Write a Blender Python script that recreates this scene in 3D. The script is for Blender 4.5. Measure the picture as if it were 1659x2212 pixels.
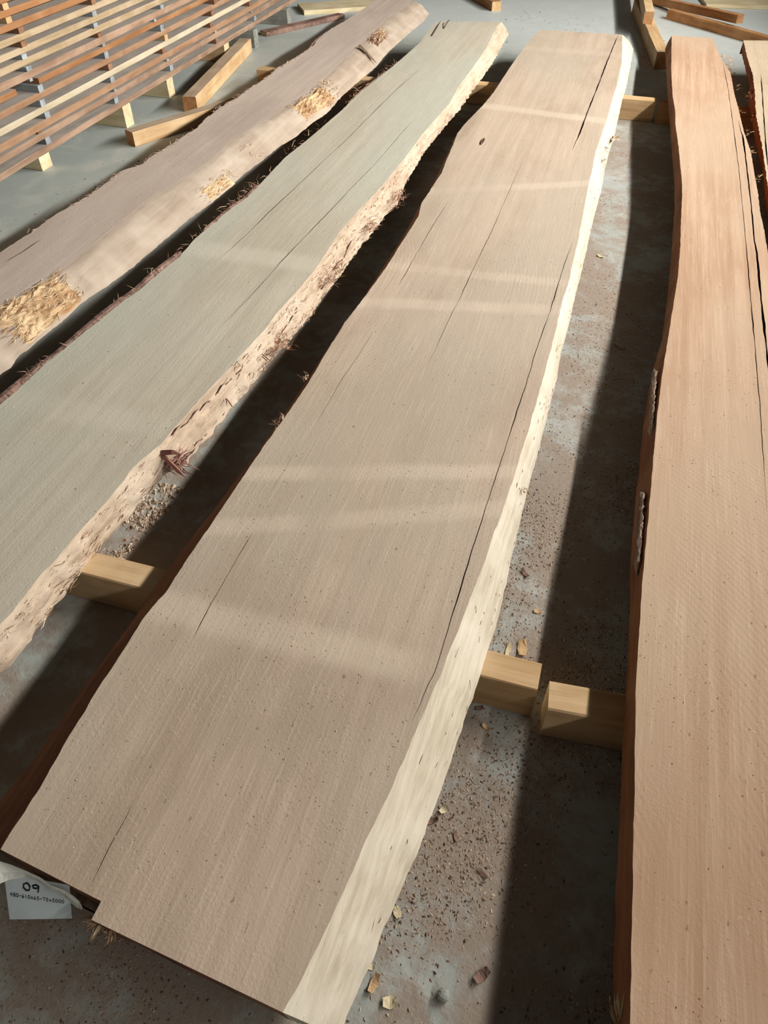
import bpy, bmesh, math, random
import numpy as np
from mathutils import Vector, Matrix, noise as mnoise

for o in list(bpy.data.objects):
    bpy.data.objects.remove(o, do_unlink=True)
scene = bpy.context.scene
C = scene.collection
rnd = random.Random(7)

# ------------------------------------------------------------------ camera
F_PX, PITCH, YAW, CAM_H = 1560.0, math.radians(45.832), math.radians(16.660), 1.285
_f0 = np.array([-math.sin(YAW), math.cos(YAW), 0.0])
_R = np.array([math.cos(YAW), math.sin(YAW), 0.0])
_up = np.array([0, 0, 1.0])
_FW = _f0 * math.cos(PITCH) - _up * math.sin(PITCH)
_U = _up * math.cos(PITCH) + _f0 * math.sin(PITCH)
cam_d = bpy.data.cameras.new('camera')
cam_d.sensor_fit = 'VERTICAL'
cam_d.sensor_height = 24.0
cam_d.lens = F_PX / 2212.0 * 24.0
cam_d.clip_start, cam_d.clip_end = 0.02, 100
cam = bpy.data.objects.new('camera', cam_d)
C.objects.link(cam)
m = Matrix((( _R[0], _U[0], -_FW[0], 0), (_R[1], _U[1], -_FW[1], 0), (_R[2], _U[2], -_FW[2], CAM_H), (0, 0, 0, 1)))
cam.matrix_world = m
scene.camera = cam


def ray(px, py):
    return _FW * F_PX + _R * (px - 829.5) + _U * (1106.0 - py)


def at(px, py, z=0.0):
    """photo pixel -> world point on the horizontal plane at height z"""
    d = ray(px, py)
    t = (z - CAM_H) / d[2]
    return np.array([d[0] * t, d[1] * t, z])


def at_x(px, py, X):
    d = ray(px, py)
    t = X / d[0]
    return np.array([X, d[1] * t, CAM_H + d[2] * t])


# ------------------------------------------------------------------ light
world = bpy.data.worlds.new('world')
scene.world = world
world.use_nodes = True
bg = world.node_tree.nodes['Background']
bg.inputs[0].default_value = (1.0, 0.92, 0.83, 1)
bg.inputs[1].default_value = 0.05


def area_light(name, loc, target, sx, sy, power, col):
    d = bpy.data.lights.new(name, 'AREA')
    d.shape = 'RECTANGLE'
    d.size, d.size_y = sx, sy
    d.energy = power
    d.color = col
    o = bpy.data.objects.new(name, d)
    C.objects.link(o)
    o.location = loc
    v = (Vector(target) - Vector(loc)).normalized()
    # local -Z along v, local X along world Y or X
    xax = Vector((0, 1, 0)) if abs(v.y) < 0.7 else Vector((1, 0, 0))
    zax = -v
    xax = (xax - zax * xax.dot(zax)).normalized()
    yax = zax.cross(xax)
    o.matrix_world = Matrix(((xax.x, yax.x, zax.x, loc[0]), (xax.y, yax.y, zax.y, loc[1]), (xax.z, yax.z, zax.z, loc[2]), (0, 0, 0, 1)))
    return o


WIN_X, WIN_Z, WIN_Y0, WIN_Y1 = 1.98, 1.98, 1.6, 6.8
area_light('window_daylight', (WIN_X, (WIN_Y0 + WIN_Y1) / 2, WIN_Z), (WIN_X - 1, (WIN_Y0 + WIN_Y1) / 2, WIN_Z + 0.36), WIN_Y1 - WIN_Y0, 0.20, 640, (1.0, 0.965, 0.91))
# the same strip window runs on past the photographer, with a weaker added lamp to lift the near floor and tag
WIN_YN = -1.6
area_light('window_daylight_near', (WIN_X, (WIN_YN + WIN_Y0) / 2, WIN_Z), (WIN_X - 1, (WIN_YN + WIN_Y0) / 2, WIN_Z + 0.36), WIN_Y0 - WIN_YN, 0.20, 78, (1.0, 0.965, 0.91))

vs = scene.view_settings
vs.view_transform = 'Standard'
vs.look = 'None'
vs.gamma = 1.0
vs.use_curve_mapping = False
vs.exposure = 0.0


# ------------------------------------------------------------------ material helpers
def new_mat(name):
    mt = bpy.data.materials.new(name)
    mt.use_nodes = True
    nt = mt.node_tree
    nt.nodes.clear()
    out = nt.nodes.new('ShaderNodeOutputMaterial')
    bs = nt.nodes.new('ShaderNodeBsdfPrincipled')
    nt.links.new(bs.outputs[0], out.inputs[0])
    return mt, nt, bs


class NB:
    """tiny node-graph helper"""
    def __init__(s, nt):
        s.nt = nt

    def _in(s, node, idx, v):
        if v is None:
            return
        if isinstance(v, bpy.types.NodeSocket):
            s.nt.links.new(v, node.inputs[idx])
        else:
            node.inputs[idx].default_value = v

    def coord(s, kind='Object', scale=(1, 1, 1), loc=(0, 0, 0), rot=(0, 0, 0)):
        tc = s.nt.nodes.new('ShaderNodeTexCoord')
        mp = s.nt.nodes.new('ShaderNodeMapping')
        s.nt.links.new(tc.outputs[kind], mp.inputs[0])
        mp.inputs['Scale'].default_value = scale
        mp.inputs['Location'].default_value = loc
        mp.inputs['Rotation'].default_value = rot
        return mp.outputs[0]

    def noise(s, vec, scale=5, detail=4, rough=0.55, dist=0.0):
        n = s.nt.nodes.new('ShaderNodeTexNoise')
        s._in(n, 'Vector', vec)
        n.inputs['Scale'].default_value = scale
        n.inputs['Detail'].default_value = detail
        n.inputs['Roughness'].default_value = rough
        n.inputs['Distortion'].default_value = dist
        return n.outputs[0]

    def voro(s, vec, scale=5, rand=1.0):
        n = s.nt.nodes.new('ShaderNodeTexVoronoi')
        s._in(n, 'Vector', vec)
        n.inputs['Scale'].default_value = scale
        n.inputs['Randomness'].default_value = rand
        return n.outputs['Distance']

    def wave(s, vec, scale=5, dist=0, detail=2, typ='RINGS', ds=1.0):
        n = s.nt.nodes.new('ShaderNodeTexWave')
        n.wave_type = typ
        if typ == 'RINGS':
            n.rings_direction = 'Z'
        s._in(n, 'Vector', vec)
        n.inputs['Scale'].default_value = scale
        n.inputs['Distortion'].default_value = dist
        n.inputs['Detail'].default_value = detail
        n.inputs['Detail Scale'].default_value = ds
        return n.outputs['Fac']

    def ramp(s, fac, lo, hi, a=0.0, b=1.0):
        n = s.nt.nodes.new('ShaderNodeMapRange')
        n.interpolation_type = 'SMOOTHSTEP'
        s._in(n, 0, fac)
        n.inputs[1].default_value = lo
        n.inputs[2].default_value = hi
        n.inputs[3].default_value = a
        n.inputs[4].default_value = b
        return n.outputs[0]

    def math(s, op, a, b=None):
        n = s.nt.nodes.new('ShaderNodeMath')
        n.operation = op
        s._in(n, 0, a)
        s._in(n, 1, b)
        return n.outputs[0]

    def mix(s, fac, a, b, mode='MIX'):
        n = s.nt.nodes.new('ShaderNodeMix')
        n.data_type = 'RGBA'
        n.blend_type = mode
        s._in(n, 0, fac)
        for i, v in ((6, a), (7, b)):
            if isinstance(v, bpy.types.NodeSocket):
                s.nt.links.new(v, n.inputs[i])
            else:
                n.inputs[i].default_value = (v[0], v[1], v[2], 1)
        return n.outputs[2]

    def sep(s, vec):
        n = s.nt.nodes.new('ShaderNodeSeparateXYZ')
        s.nt.links.new(vec, n.inputs[0])
        return n.outputs

    def bump(s, h, strength=0.3, dist=0.01, normal=None):
        n = s.nt.nodes.new('ShaderNodeBump')
        n.inputs['Strength'].default_value = strength
        n.inputs['Distance'].default_value = dist
        s._in(n, 'Height', h)
        if normal is not None:
            s.nt.links.new(normal, n.inputs['Normal'])
        return n.outputs[0]


def lin(r, g, b):
    """sRGB 0-255 -> linear"""
    f = lambda c: (c / 255) / 12.92 if c / 255 <= 0.04045 else ((c / 255 + 0.055) / 1.055) ** 2.4
    return (f(r), f(g), f(b))


def dusty_slab_mat(name, base, dark, light, tint, seed, bands=(), saw=0.5, streak=0.5, blotch=0.6, scratch=0.0):
    """sawn face of a slab: grain along Y, saw arcs, dust specks, pale spacer marks across it"""
    mt, nt, bs = new_mat(name)
    g = NB(nt)
    o = (seed * 3.1, seed * 1.7, 0)
    grain = g.noise(g.coord(scale=(34, 0.9, 20), loc=o), 1.0, 5, 0.62, 0.25)
    fine = g.noise(g.coord(scale=(190, 7, 60), loc=o), 1.0, 3, 0.6)
    blot = g.noise(g.coord(scale=(3.0, 1.6, 3), loc=o), 1.0, 4, 0.55, 0.4)
    tintn = g.noise(g.coord(scale=(2.2, 0.9, 2), loc=(o[0] + 9, o[1], 0)), 1.0, 3, 0.5)
    col = g.mix(g.ramp(grain, 0.30, 0.72, 0, streak), base, dark)
    col = g.mix(g.ramp(blot, 0.42, 0.68, 0, blotch), col, dark)
    col = g.mix(g.ramp(tintn, 0.40, 0.66, 0, 0.75), col, tint)
    col = g.mix(g.ramp(fine, 0.52, 0.75, 0, 0.35), col, light)
    speckn = g.noise(g.coord(scale=(1, 1, 1), loc=o), 210, 3, 0.65)
    patch = g.noise(g.coord(scale=(1, 1, 1), loc=o), 9, 3, 0.6)
    pm = g.ramp(patch, 0.42, 0.62)
    spk = g.math('MULTIPLY', g.ramp(speckn, 0.62, 0.70), pm)
    col = g.mix(g.math('MULTIPLY', spk, 0.55), col, light)
    dk = g.noise(g.coord(scale=(120, 60, 60), loc=(o[0], o[1] + 5, 0)), 1.0, 2, 0.5)
    col = g.mix(g.ramp(dk, 0.70, 0.76, 0, 0.55), col, (dark[0] * 0.35, dark[1] * 0.3, dark[2] * 0.25))
    if scratch:
        sn = g.noise(g.coord(scale=(22, 22, 1), loc=(o[0], o[1] + 8, 0)), 1.0, 3, 0.6)
        sm_ = g.ramp(g.noise(g.coord(scale=(2.2, 1.4, 1), loc=(o[0] + 6, o[1], 0)), 1.0, 2, 0.5), 0.46, 0.60)
        ring = g.wave(g.coord(scale=(1, 1, 0), loc=(-0.25, 1.35 + 0.2 * seed, 0)), 17, 0.6, 2, 'RINGS', 3.0)
        sc = g.math('MULTIPLY', g.math('MULTIPLY', g.ramp(ring, 0.955, 0.995), g.ramp(sn, 0.52, 0.66)), sm_)
        col = g.mix(g.math('MULTIPLY', sc, scratch), col, light)
    # pale marks left by spacer strips
    if bands:
        geo = nt.nodes.new('ShaderNodeNewGeometry')
        xyz = g.sep(geo.outputs['Position'])
        wob = g.noise(g.coord(scale=(5, 2, 1), loc=o), 1.0, 3, 0.6)
        yy = g.math('ADD', xyz[1], g.math('MULTIPLY', g.math('SUBTRACT', wob, 0.5), 0.03))
        fade = g.noise(g.coord(scale=(3.5, 1.2, 1), loc=(o[0], o[1] + 2, 0)), 1.0, 2, 0.5)
        for (yb, slope, hw, amt) in bands:
            d = g.math('ABSOLUTE', g.math('ADD', g.math('SUBTRACT', yy, yb), g.math('MULTIPLY', xyz[0], slope)))
            msk = g.math('MULTIPLY', g.ramp(d, hw * 0.35, hw * 1.3, amt, 0.0), g.ramp(fade, 0.30, 0.55, 0.25, 1.0))
            col = g.mix(msk, col, light)
    nt.links.new(col, bs.inputs['Base Color'])
    bs.inputs['Roughness'].default_value = 0.85
    bs.inputs['Specular IOR Level'].default_value = 0.25
    # relief: fibres, saw arcs, dust grains
    amask = g.ramp(g.noise(g.coord(scale=(2.5, 1.5, 1), loc=(o[0] + 3, o[1], 0)), 1.0, 2, 0.5), 0.48, 0.62)
    arcs = g.wave(g.coord(scale=(1, 1, 0), loc=(0.9 + seed * 0.1, seed * 0.7, 0)), 26, 1.2, 2, 'RINGS', 2.0)
    h = g.math('MULTIPLY', fine, 0.5)
    h = g.math('ADD', h, g.math('MULTIPLY', g.math('MULTIPLY', arcs, amask), 0.18 * saw))
    h = g.math('ADD', h, g.math('MULTIPLY', g.math('MULTIPLY', speckn, g.ramp(patch, 0.30, 0.60, 0.35, 1.0)), 0.9))
    nt.links.new(g.bump(h, 0.28, 0.004), bs.inputs['Normal'])
    return mt


def wood_mat(name, base, dark, light, seed=0, axis='X', rough=0.75, bump=0.4, grain=1.0, spots=0.25, kn=0.0):
    mt, nt, bs = new_mat(name)
    g = NB(nt)
    L = {'X': (2.2, 42, 42), 'Y': (42, 2.2, 42), 'Z': (42, 42, 2.2)}[axis]
    sc = tuple(v * grain for v in L)
    oi = nt.nodes.new('ShaderNodeObjectInfo')
    tc = nt.nodes.new('ShaderNodeTexCoord')
    add = nt.nodes.new('ShaderNodeVectorMath')
    add.operation = 'ADD'
    mul = nt.nodes.new('ShaderNodeVectorMath')
    mul.operation = 'SCALE'
    cmb = nt.nodes.new('ShaderNodeCombineXYZ')
    for i in range(3):
        nt.links.new(oi.outputs['Random'], cmb.inputs[i])
    nt.links.new(cmb.outputs[0], mul.inputs[0])
    mul.inputs['Scale'].default_value = 7.0
    nt.links.new(tc.outputs['Object'], add.inputs[0])
    nt.links.new(mul.outputs[0], add.inputs[1])

    def co(s3):
        mp = nt.nodes.new('ShaderNodeMapping')
        nt.links.new(add.outputs[0], mp.inputs[0])
        mp.inputs['Scale'].default_value = s3
        mp.inputs['Location'].default_value = (seed, seed * 2, seed * 3)
        return mp.outputs[0]
    gr = g.noise(co(sc), 1.0, 5, 0.6, 0.4)
    fi = g.noise(co(tuple(v * 5 for v in sc)), 1.0, 3, 0.6)
    bl = g.noise(co((6, 6, 6)), 1.0, 3, 0.55)
    col = g.mix(g.ramp(gr, 0.3, 0.7), base, dark)
    col = g.mix(g.ramp(bl, 0.4, 0.7, 0, 0.6), col, light)
    col = g.mix(g.ramp(fi, 0.62, 0.75, 0, spots), col, tuple(c * 0.4 for c in dark))
    nt.links.new(col, bs.inputs['Base Color'])
    bs.inputs['Roughness'].default_value = rough
    bs.inputs['Specular IOR Level'].default_value = 0.25
    h = g.math('ADD', g.math('MULTIPLY', gr, 0.6), g.math('MULTIPLY', fi, 0.5))
    nt.links.new(g.bump(h, bump, 0.004), bs.inputs['Normal'])
    return mt


def plain_mat(name, col, rough=0.8, var=0.15, scale=40, bump=0.2):
    mt, nt, bs = new_mat(name)
    g = NB(nt)
    n = g.noise(g.coord(), scale, 4, 0.6)
    c = g.mix(g.ramp(n, 0.3, 0.7), tuple(v * (1 - var) for v in col), tuple(min(1, v * (1 + var)) for v in col))
    nt.links.new(c, bs.inputs['Base Color'])
    bs.inputs['Roughness'].default_value = rough
    bs.inputs['Specular IOR Level'].default_value = 0.3
    if bump:
        nt.links.new(g.bump(n, bump, 0.003), bs.inputs['Normal'])
    return mt


def attr_mat(name, rough=0.85):
    """colour from a per-piece colour attribute (each chip has its own wood colour)"""
    mt, nt, bs = new_mat(name)
    a = nt.nodes.new('ShaderNodeAttribute')
    a.attribute_name = 'piece_colour'
    nt.links.new(a.outputs['Color'], bs.inputs['Base Color'])
    bs.inputs['Roughness'].default_value = rough
    bs.inputs['Specular IOR Level'].default_value = 0.2
    return mt


# ------------------------------------------------------------------ object helpers
def tag(o, label=None, cat=None, group=None, kind=None):
    if label:
        o['label'] = label
    if cat:
        o['category'] = cat
    if group:
        o['group'] = group
    if kind:
        o['kind'] = kind
    return o


def mesh_obj(name, verts, faces, mats, parent=None, smooth=False, fmat=None, loc=None):
    me = bpy.data.meshes.new(name)
    me.from_pydata([tuple(v) for v in verts], [], faces)
    if not isinstance(mats, (list, tuple)):
        mats = [mats]
    for mm in mats:
        me.materials.append(mm)
    if fmat is not None:
        me.polygons.foreach_set('material_index', fmat)
    if smooth:
        me.polygons.foreach_set('use_smooth', [True] * len(me.polygons))
    me.update()
    o = bpy.data.objects.new(name, me)
    C.objects.link(o)
    if loc is not None:
        o.location = loc
    if parent is not None:
        o.parent = parent
    return o


def empty(name, loc=(0, 0, 0), rz=0.0):
    o = bpy.data.objects.new(name, None)
    o.empty_display_size = 0.1
    C.objects.link(o)
    o.location = loc
    o.rotation_euler = (0, 0, rz)
    return o


def n3(x, y, z=0.0, s=1.0):
    return mnoise.noise(Vector((x * s, y * s, z * s)))


# ------------------------------------------------------------------ materials
M = {}


def floor_mat():
    mt, nt, bs = new_mat('concrete')
    g = NB(nt)
    big = g.noise(g.coord(), 0.9, 4, 0.55, 0.3)
    mid = g.noise(g.coord(loc=(4, 2, 0)), 6, 5, 0.6, 0.5)
    fine = g.noise(g.coord(), 90, 4, 0.7)
    c = g.mix(g.ramp(big, 0.35, 0.65), lin(158, 167, 163), lin(172, 179, 174))
    c = g.mix(g.ramp(mid, 0.45, 0.7, 0, 0.6), c, lin(188, 190, 182))
    c = g.mix(g.ramp(fine, 0.55, 0.7, 0, 0.25), c, lin(110, 108, 98))
    c = g.mix(g.ramp(g.sep(g.coord())[1], 5.2, 6.2, 0, 0.7), c, lin(206, 213, 211))  # far floor coloured paler, standing in for the stronger light there
    # brown sawdust film, heaviest around and in front of the slabs
    xyz = g.sep(g.coord())
    d1 = g.noise(g.coord(loc=(1.3, 0.4, 0)), 2.6, 5, 0.65, 0.6)
    d2 = g.noise(g.coord(loc=(7, 3, 0)), 13, 5, 0.7, 0.4)
    dm = g.math('ADD', g.math('MULTIPLY', d1, 0.6), g.math('MULTIPLY', d2, 0.5))
    near = g.math('MULTIPLY', g.ramp(xyz[0], -1.9, -1.2), g.ramp(xyz[1], 3.6, 6.0, 1.0, 0.15))
    dust = g.math('MULTIPLY', g.ramp(dm, 0.38, 0.62), near)
    c = g.mix(g.math('MULTIPLY', dust, 0.80), c, lin(142, 120, 102))
    nt.links.new(c, bs.inputs['Base Color'])
    r = g.ramp(dust, 0, 1, 0.55, 0.9)
    nt.links.new(r, bs.inputs['Roughness'])
    bs.inputs['Specular IOR Level'].default_value = 0.4
    h = g.math('ADD', g.math('MULTIPLY', fine, g.ramp(dust, 0, 1, 0.15, 1.0)), g.math('MULTIPLY', mid, 0.2))
    nt.links.new(g.bump(h, 0.5, 0.004), bs.inputs['Normal'])
    return mt


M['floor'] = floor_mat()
M['wall'] = plain_mat('wall_plaster', lin(120, 122, 118), 0.9, 0.1, 8, 0.1)
M['frame'] = plain_mat('window_metal', lin(110, 112, 112), 0.5, 0.1, 20, 0.1)

bandsC = ()  # filled once positions are known
def yb(px, py):
    return float(at(px, py, 0.17)[1])


def band(pl, pr, hw, amt):
    a, b = at(*pl, 0.17), at(*pr, 0.17)
    s = -(b[1] - a[1]) / (b[0] - a[0])
    return (float(a[1] + s * a[0]), float(s), hw, amt)


bandsC = (band((1060, 230), (1310, 262), 0.045, 0.5), band((935, 413), (1255, 397), 0.035, 0.4),
          band((850, 575), (1000, 590), 0.03, 0.35), band((830, 655), (1170, 668), 0.035, 0.5),
          band((590, 1022), (850, 1020), 0.028, 0.5), band((540, 1135), (760, 1120), 0.03, 0.4),
          band((350, 1305), (900, 1445), 0.04, 0.5), band((1150, 105), (1330, 118), 0.06, 0.15))
M['slab_centre'] = dusty_slab_mat('sawn_face_taupe', lin(190, 170, 150), lin(157, 138, 118), lin(208, 191, 171), lin(177, 164, 146), 1, bandsC, saw=0.8, blotch=0.75, scratch=0.28)
bandsB = (band((130, 880), (330, 920), 0.05, 0.45), band((460, 540), (600, 560), 0.06, 0.4))
M['slab_left'] = dusty_slab_mat('sawn_face_grey_green', lin(192, 183, 165), lin(172, 162, 144), lin(208, 201, 184), lin(180, 180, 165), 2, bandsB, saw=0.25, streak=0.75)
M['slab_far_left'] = dusty_slab_mat('sawn_face_mauve_grey', lin(196, 180, 166), lin(172, 155, 142), lin(210, 197, 183), lin(190, 176, 164), 3, (), saw=0.2, streak=0.7)
M['slab_right'] = dusty_slab_mat('sawn_face_warm', lin(195, 165, 139), lin(170, 136, 108), lin(212, 188, 165), lin(187, 163, 138), 4, (), saw=1.0, streak=1.0, scratch=0.25)
M['slab_edge_right'] = dusty_slab_mat('sawn_face_pale', lin(196, 176, 150), lin(168, 146, 120), lin(216, 200, 178), lin(188, 174, 152), 5, (), saw=0.4)
M['sap'] = wood_mat('sapwood_pale', lin(208, 197, 176), lin(182, 170, 148), lin(221, 212, 195), 2, 'Y', 0.75, 0.4, 2.4, 0.45)
M['sap_grey'] = wood_mat('sapwood_grey', lin(196, 175, 152), lin(164, 142, 120), lin(206, 190, 170), 3, 'Y', 0.8, 0.9, 2.2, 0.7)
M['wane'] = wood_mat('wane_cream', lin(174, 158, 141), lin(154, 137, 120), lin(188, 174, 157), 4, 'Y', 0.8, 0.4, 0.6, 0.3)
M['orange_edge'] = wood_mat('wane_orange_brown', lin(168, 106, 66), lin(126, 72, 42), lin(184, 126, 84), 5, 'Y', 0.75, 0.5, 1.0, 0.4)
M['bark'] = wood_mat('bark_brown', lin(130, 103, 92), lin(94, 70, 61), lin(162, 134, 118), 6, 'Y', 0.9, 0.9, 1.4, 0.6)
M['bark_tan'] = wood_mat('bark_tan', lin(204, 174, 134), lin(150, 112, 78), lin(226, 204, 166), 7, 'Y', 0.9, 0.9, 1.4, 0.6)
M['pine'] = wood_mat('pine_timber', lin(200, 168, 127), lin(174, 139, 97), lin(214, 188, 150), 8, 'X', 0.75, 0.3)
M['pine_pale'] = wood_mat('pine_pale', lin(214, 200, 164), lin(190, 170, 130), lin(226, 216, 186), 9, 'X', 0.75, 0.3)
M['grey_timber'] = wood_mat('weathered_timber', lin(140, 142, 134), lin(112, 110, 100), lin(162, 164, 156), 10, 'X', 0.8, 0.4)
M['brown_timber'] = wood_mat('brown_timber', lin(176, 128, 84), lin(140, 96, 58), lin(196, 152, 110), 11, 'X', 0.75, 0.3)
M['board_tan'] = wood_mat('board_tan', lin(158, 124, 96), lin(134, 100, 74), lin(170, 138, 112), 12, 'X', 0.75, 0.4)
M['board_orange'] = wood_mat('board_orange', lin(156, 112, 74), lin(134, 90, 56), lin(168, 128, 92), 13, 'X', 0.75, 0.4)
M['board_cream'] = wood_mat('board_cream', lin(170, 150, 120), lin(146, 124, 94), lin(184, 166, 140), 14, 'X', 0.75, 0.4)
M['board_white'] = wood_mat('board_white', lin(192, 180, 154), lin(172, 158, 130), lin(204, 194, 172), 15, 'X', 0.75, 0.3)
M['board_pink'] = wood_mat('board_pink_brown', lin(156, 128, 106), lin(128, 100, 80), lin(174, 148, 126), 16, 'X', 0.8, 0.8, 1.2, 0.6)
M['board_top'] = wood_mat('board_top_dusty', lin(172, 163, 153), lin(150, 142, 133), lin(182, 175, 166), 19, 'X', 0.85, 0.3)
M['sticker_grey'] = wood_mat('spacer_blue_grey', lin(150, 158, 162), lin(118, 122, 124), lin(176, 184, 188), 17, 'X', 0.8, 0.4)
M['sticker_brown'] = wood_mat('spacer_brown', lin(140, 104, 78), lin(106, 74, 54), lin(160, 128, 100), 18, 'X', 0.8, 0.4)
M['paper'] = plain_mat('paper_white', lin(214, 226, 228), 0.7, 0.03, 60, 0.05)
M['paper_old'] = plain_mat('paper_torn', lin(216, 218, 206), 0.8, 0.08, 50, 0.3)
M['ink'] = plain_mat('ink', lin(34, 36, 44), 0.5, 0.05, 20, 0)
M['metal'] = plain_mat('staple_metal', lin(120, 130, 140), 0.35, 0.05, 20, 0)
M['metal'].node_tree.nodes['Principled BSDF'].inputs['Metallic'].default_value = 0.9
M['chips'] = attr_mat('chips')
M['bark_grey'] = wood_mat('bark_grey', lin(150, 128, 112), lin(112, 90, 76), lin(180, 160, 142), 23, 'Y', 0.9, 0.9, 1.4, 0.5)
M['dusty_top'] = wood_mat('timber_top_dusty', lin(172, 152, 128), lin(150, 132, 110), lin(184, 168, 146), 24, 'X', 0.85, 0.3)
M['knot'] = plain_mat('knot_dark', lin(84, 62, 46), 0.9, 0.3, 60, 0.4)

# ------------------------------------------------------------------ structure
fl = []
nx, ny = 40, 40
fx0, fx1, fy0, fy1 = -9.0, 9.0, -3.0, 16.0
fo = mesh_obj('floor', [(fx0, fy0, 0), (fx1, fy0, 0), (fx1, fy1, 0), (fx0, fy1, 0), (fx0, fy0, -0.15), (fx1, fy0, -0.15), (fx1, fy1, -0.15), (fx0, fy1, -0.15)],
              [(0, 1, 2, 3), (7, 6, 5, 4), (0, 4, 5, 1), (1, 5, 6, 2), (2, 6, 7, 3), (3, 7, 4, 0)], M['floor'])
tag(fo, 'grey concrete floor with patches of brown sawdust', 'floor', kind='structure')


def boxes_mesh(name, boxes, mat, parent=None):
    v, f = [], []
    for (a, b) in boxes:
        i = len(v)
        for z in (a[2], b[2]):
            v += [(a[0], a[1], z), (b[0], a[1], z), (b[0], b[1], z), (a[0], b[1], z)]
        f += [(i + 3, i + 2, i + 1, i), (i + 4, i + 5, i + 6, i + 7), (i, i + 1, i + 5, i + 4), (i + 1, i + 2, i + 6, i + 5), (i + 2, i + 3, i + 7, i + 6), (i + 3, i, i + 4, i + 7)]
    return mesh_obj(name, v, f, mat, parent)


wx0, wx1 = 2.06, 2.26
z0, z1 = WIN_Z - 0.16, WIN_Z + 0.16
wall = boxes_mesh('wall_right', [((wx0, -3, 0), (wx1, 9, z0)), ((wx0, -3, z1), (wx1, 9, 3.4)), ((wx0, -3, z0), (wx1, WIN_YN - 0.06, z1)), ((wx0, WIN_Y1 + 0.06, z0), (wx1, 9, z1))], M['wall'])
tag(wall, 'plain grey shed wall with a long strip window', 'wall', kind='structure')
fr = 0.03
win = boxes_mesh('window_1', [((wx0 - .005, WIN_YN - .06, z0), (wx1, WIN_Y1 + .06, z0 + fr)), ((wx0 - .005, WIN_YN - .06, z1 - fr), (wx1, WIN_Y1 + .06, z1)),
                              ((wx0 - .005, WIN_YN - .06, z0 + fr), (wx1, WIN_YN - .06 + fr, z1 - fr)), ((wx0 - .005, WIN_Y1 + .06 - fr, z0 + fr), (wx1, WIN_Y1 + .06, z1 - fr))], M['frame'])
tag(win, 'grey frame of the long strip window', 'window', kind='structure')


# ------------------------------------------------------------------ slabs
ZB, ZT = 0.10, 0.17


def edge_fn(pts, z, jitter=0.0015, seed=0):
    P = np.array([at(px, py, z) for px, py in pts])
    o = np.argsort(P[:, 1])
    Y, X = P[o, 1], P[o, 0]

    def fn(y):
        if y <= Y[0]:
            s = (X[min(3, len(X) - 1)] - X[0]) / (Y[min(3, len(Y) - 1)] - Y[0])
            s = max(-0.08, min(0.08, s))
            x = X[0] + s * (y - Y[0])
        else:
            x = float(np.interp(y, Y, X))
        return x + jitter * (n3(y * 35, seed * 7.3) + 0.5 * n3(y * 110, seed * 3.1 + 5))
    return fn


class Slab:
    pass


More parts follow.
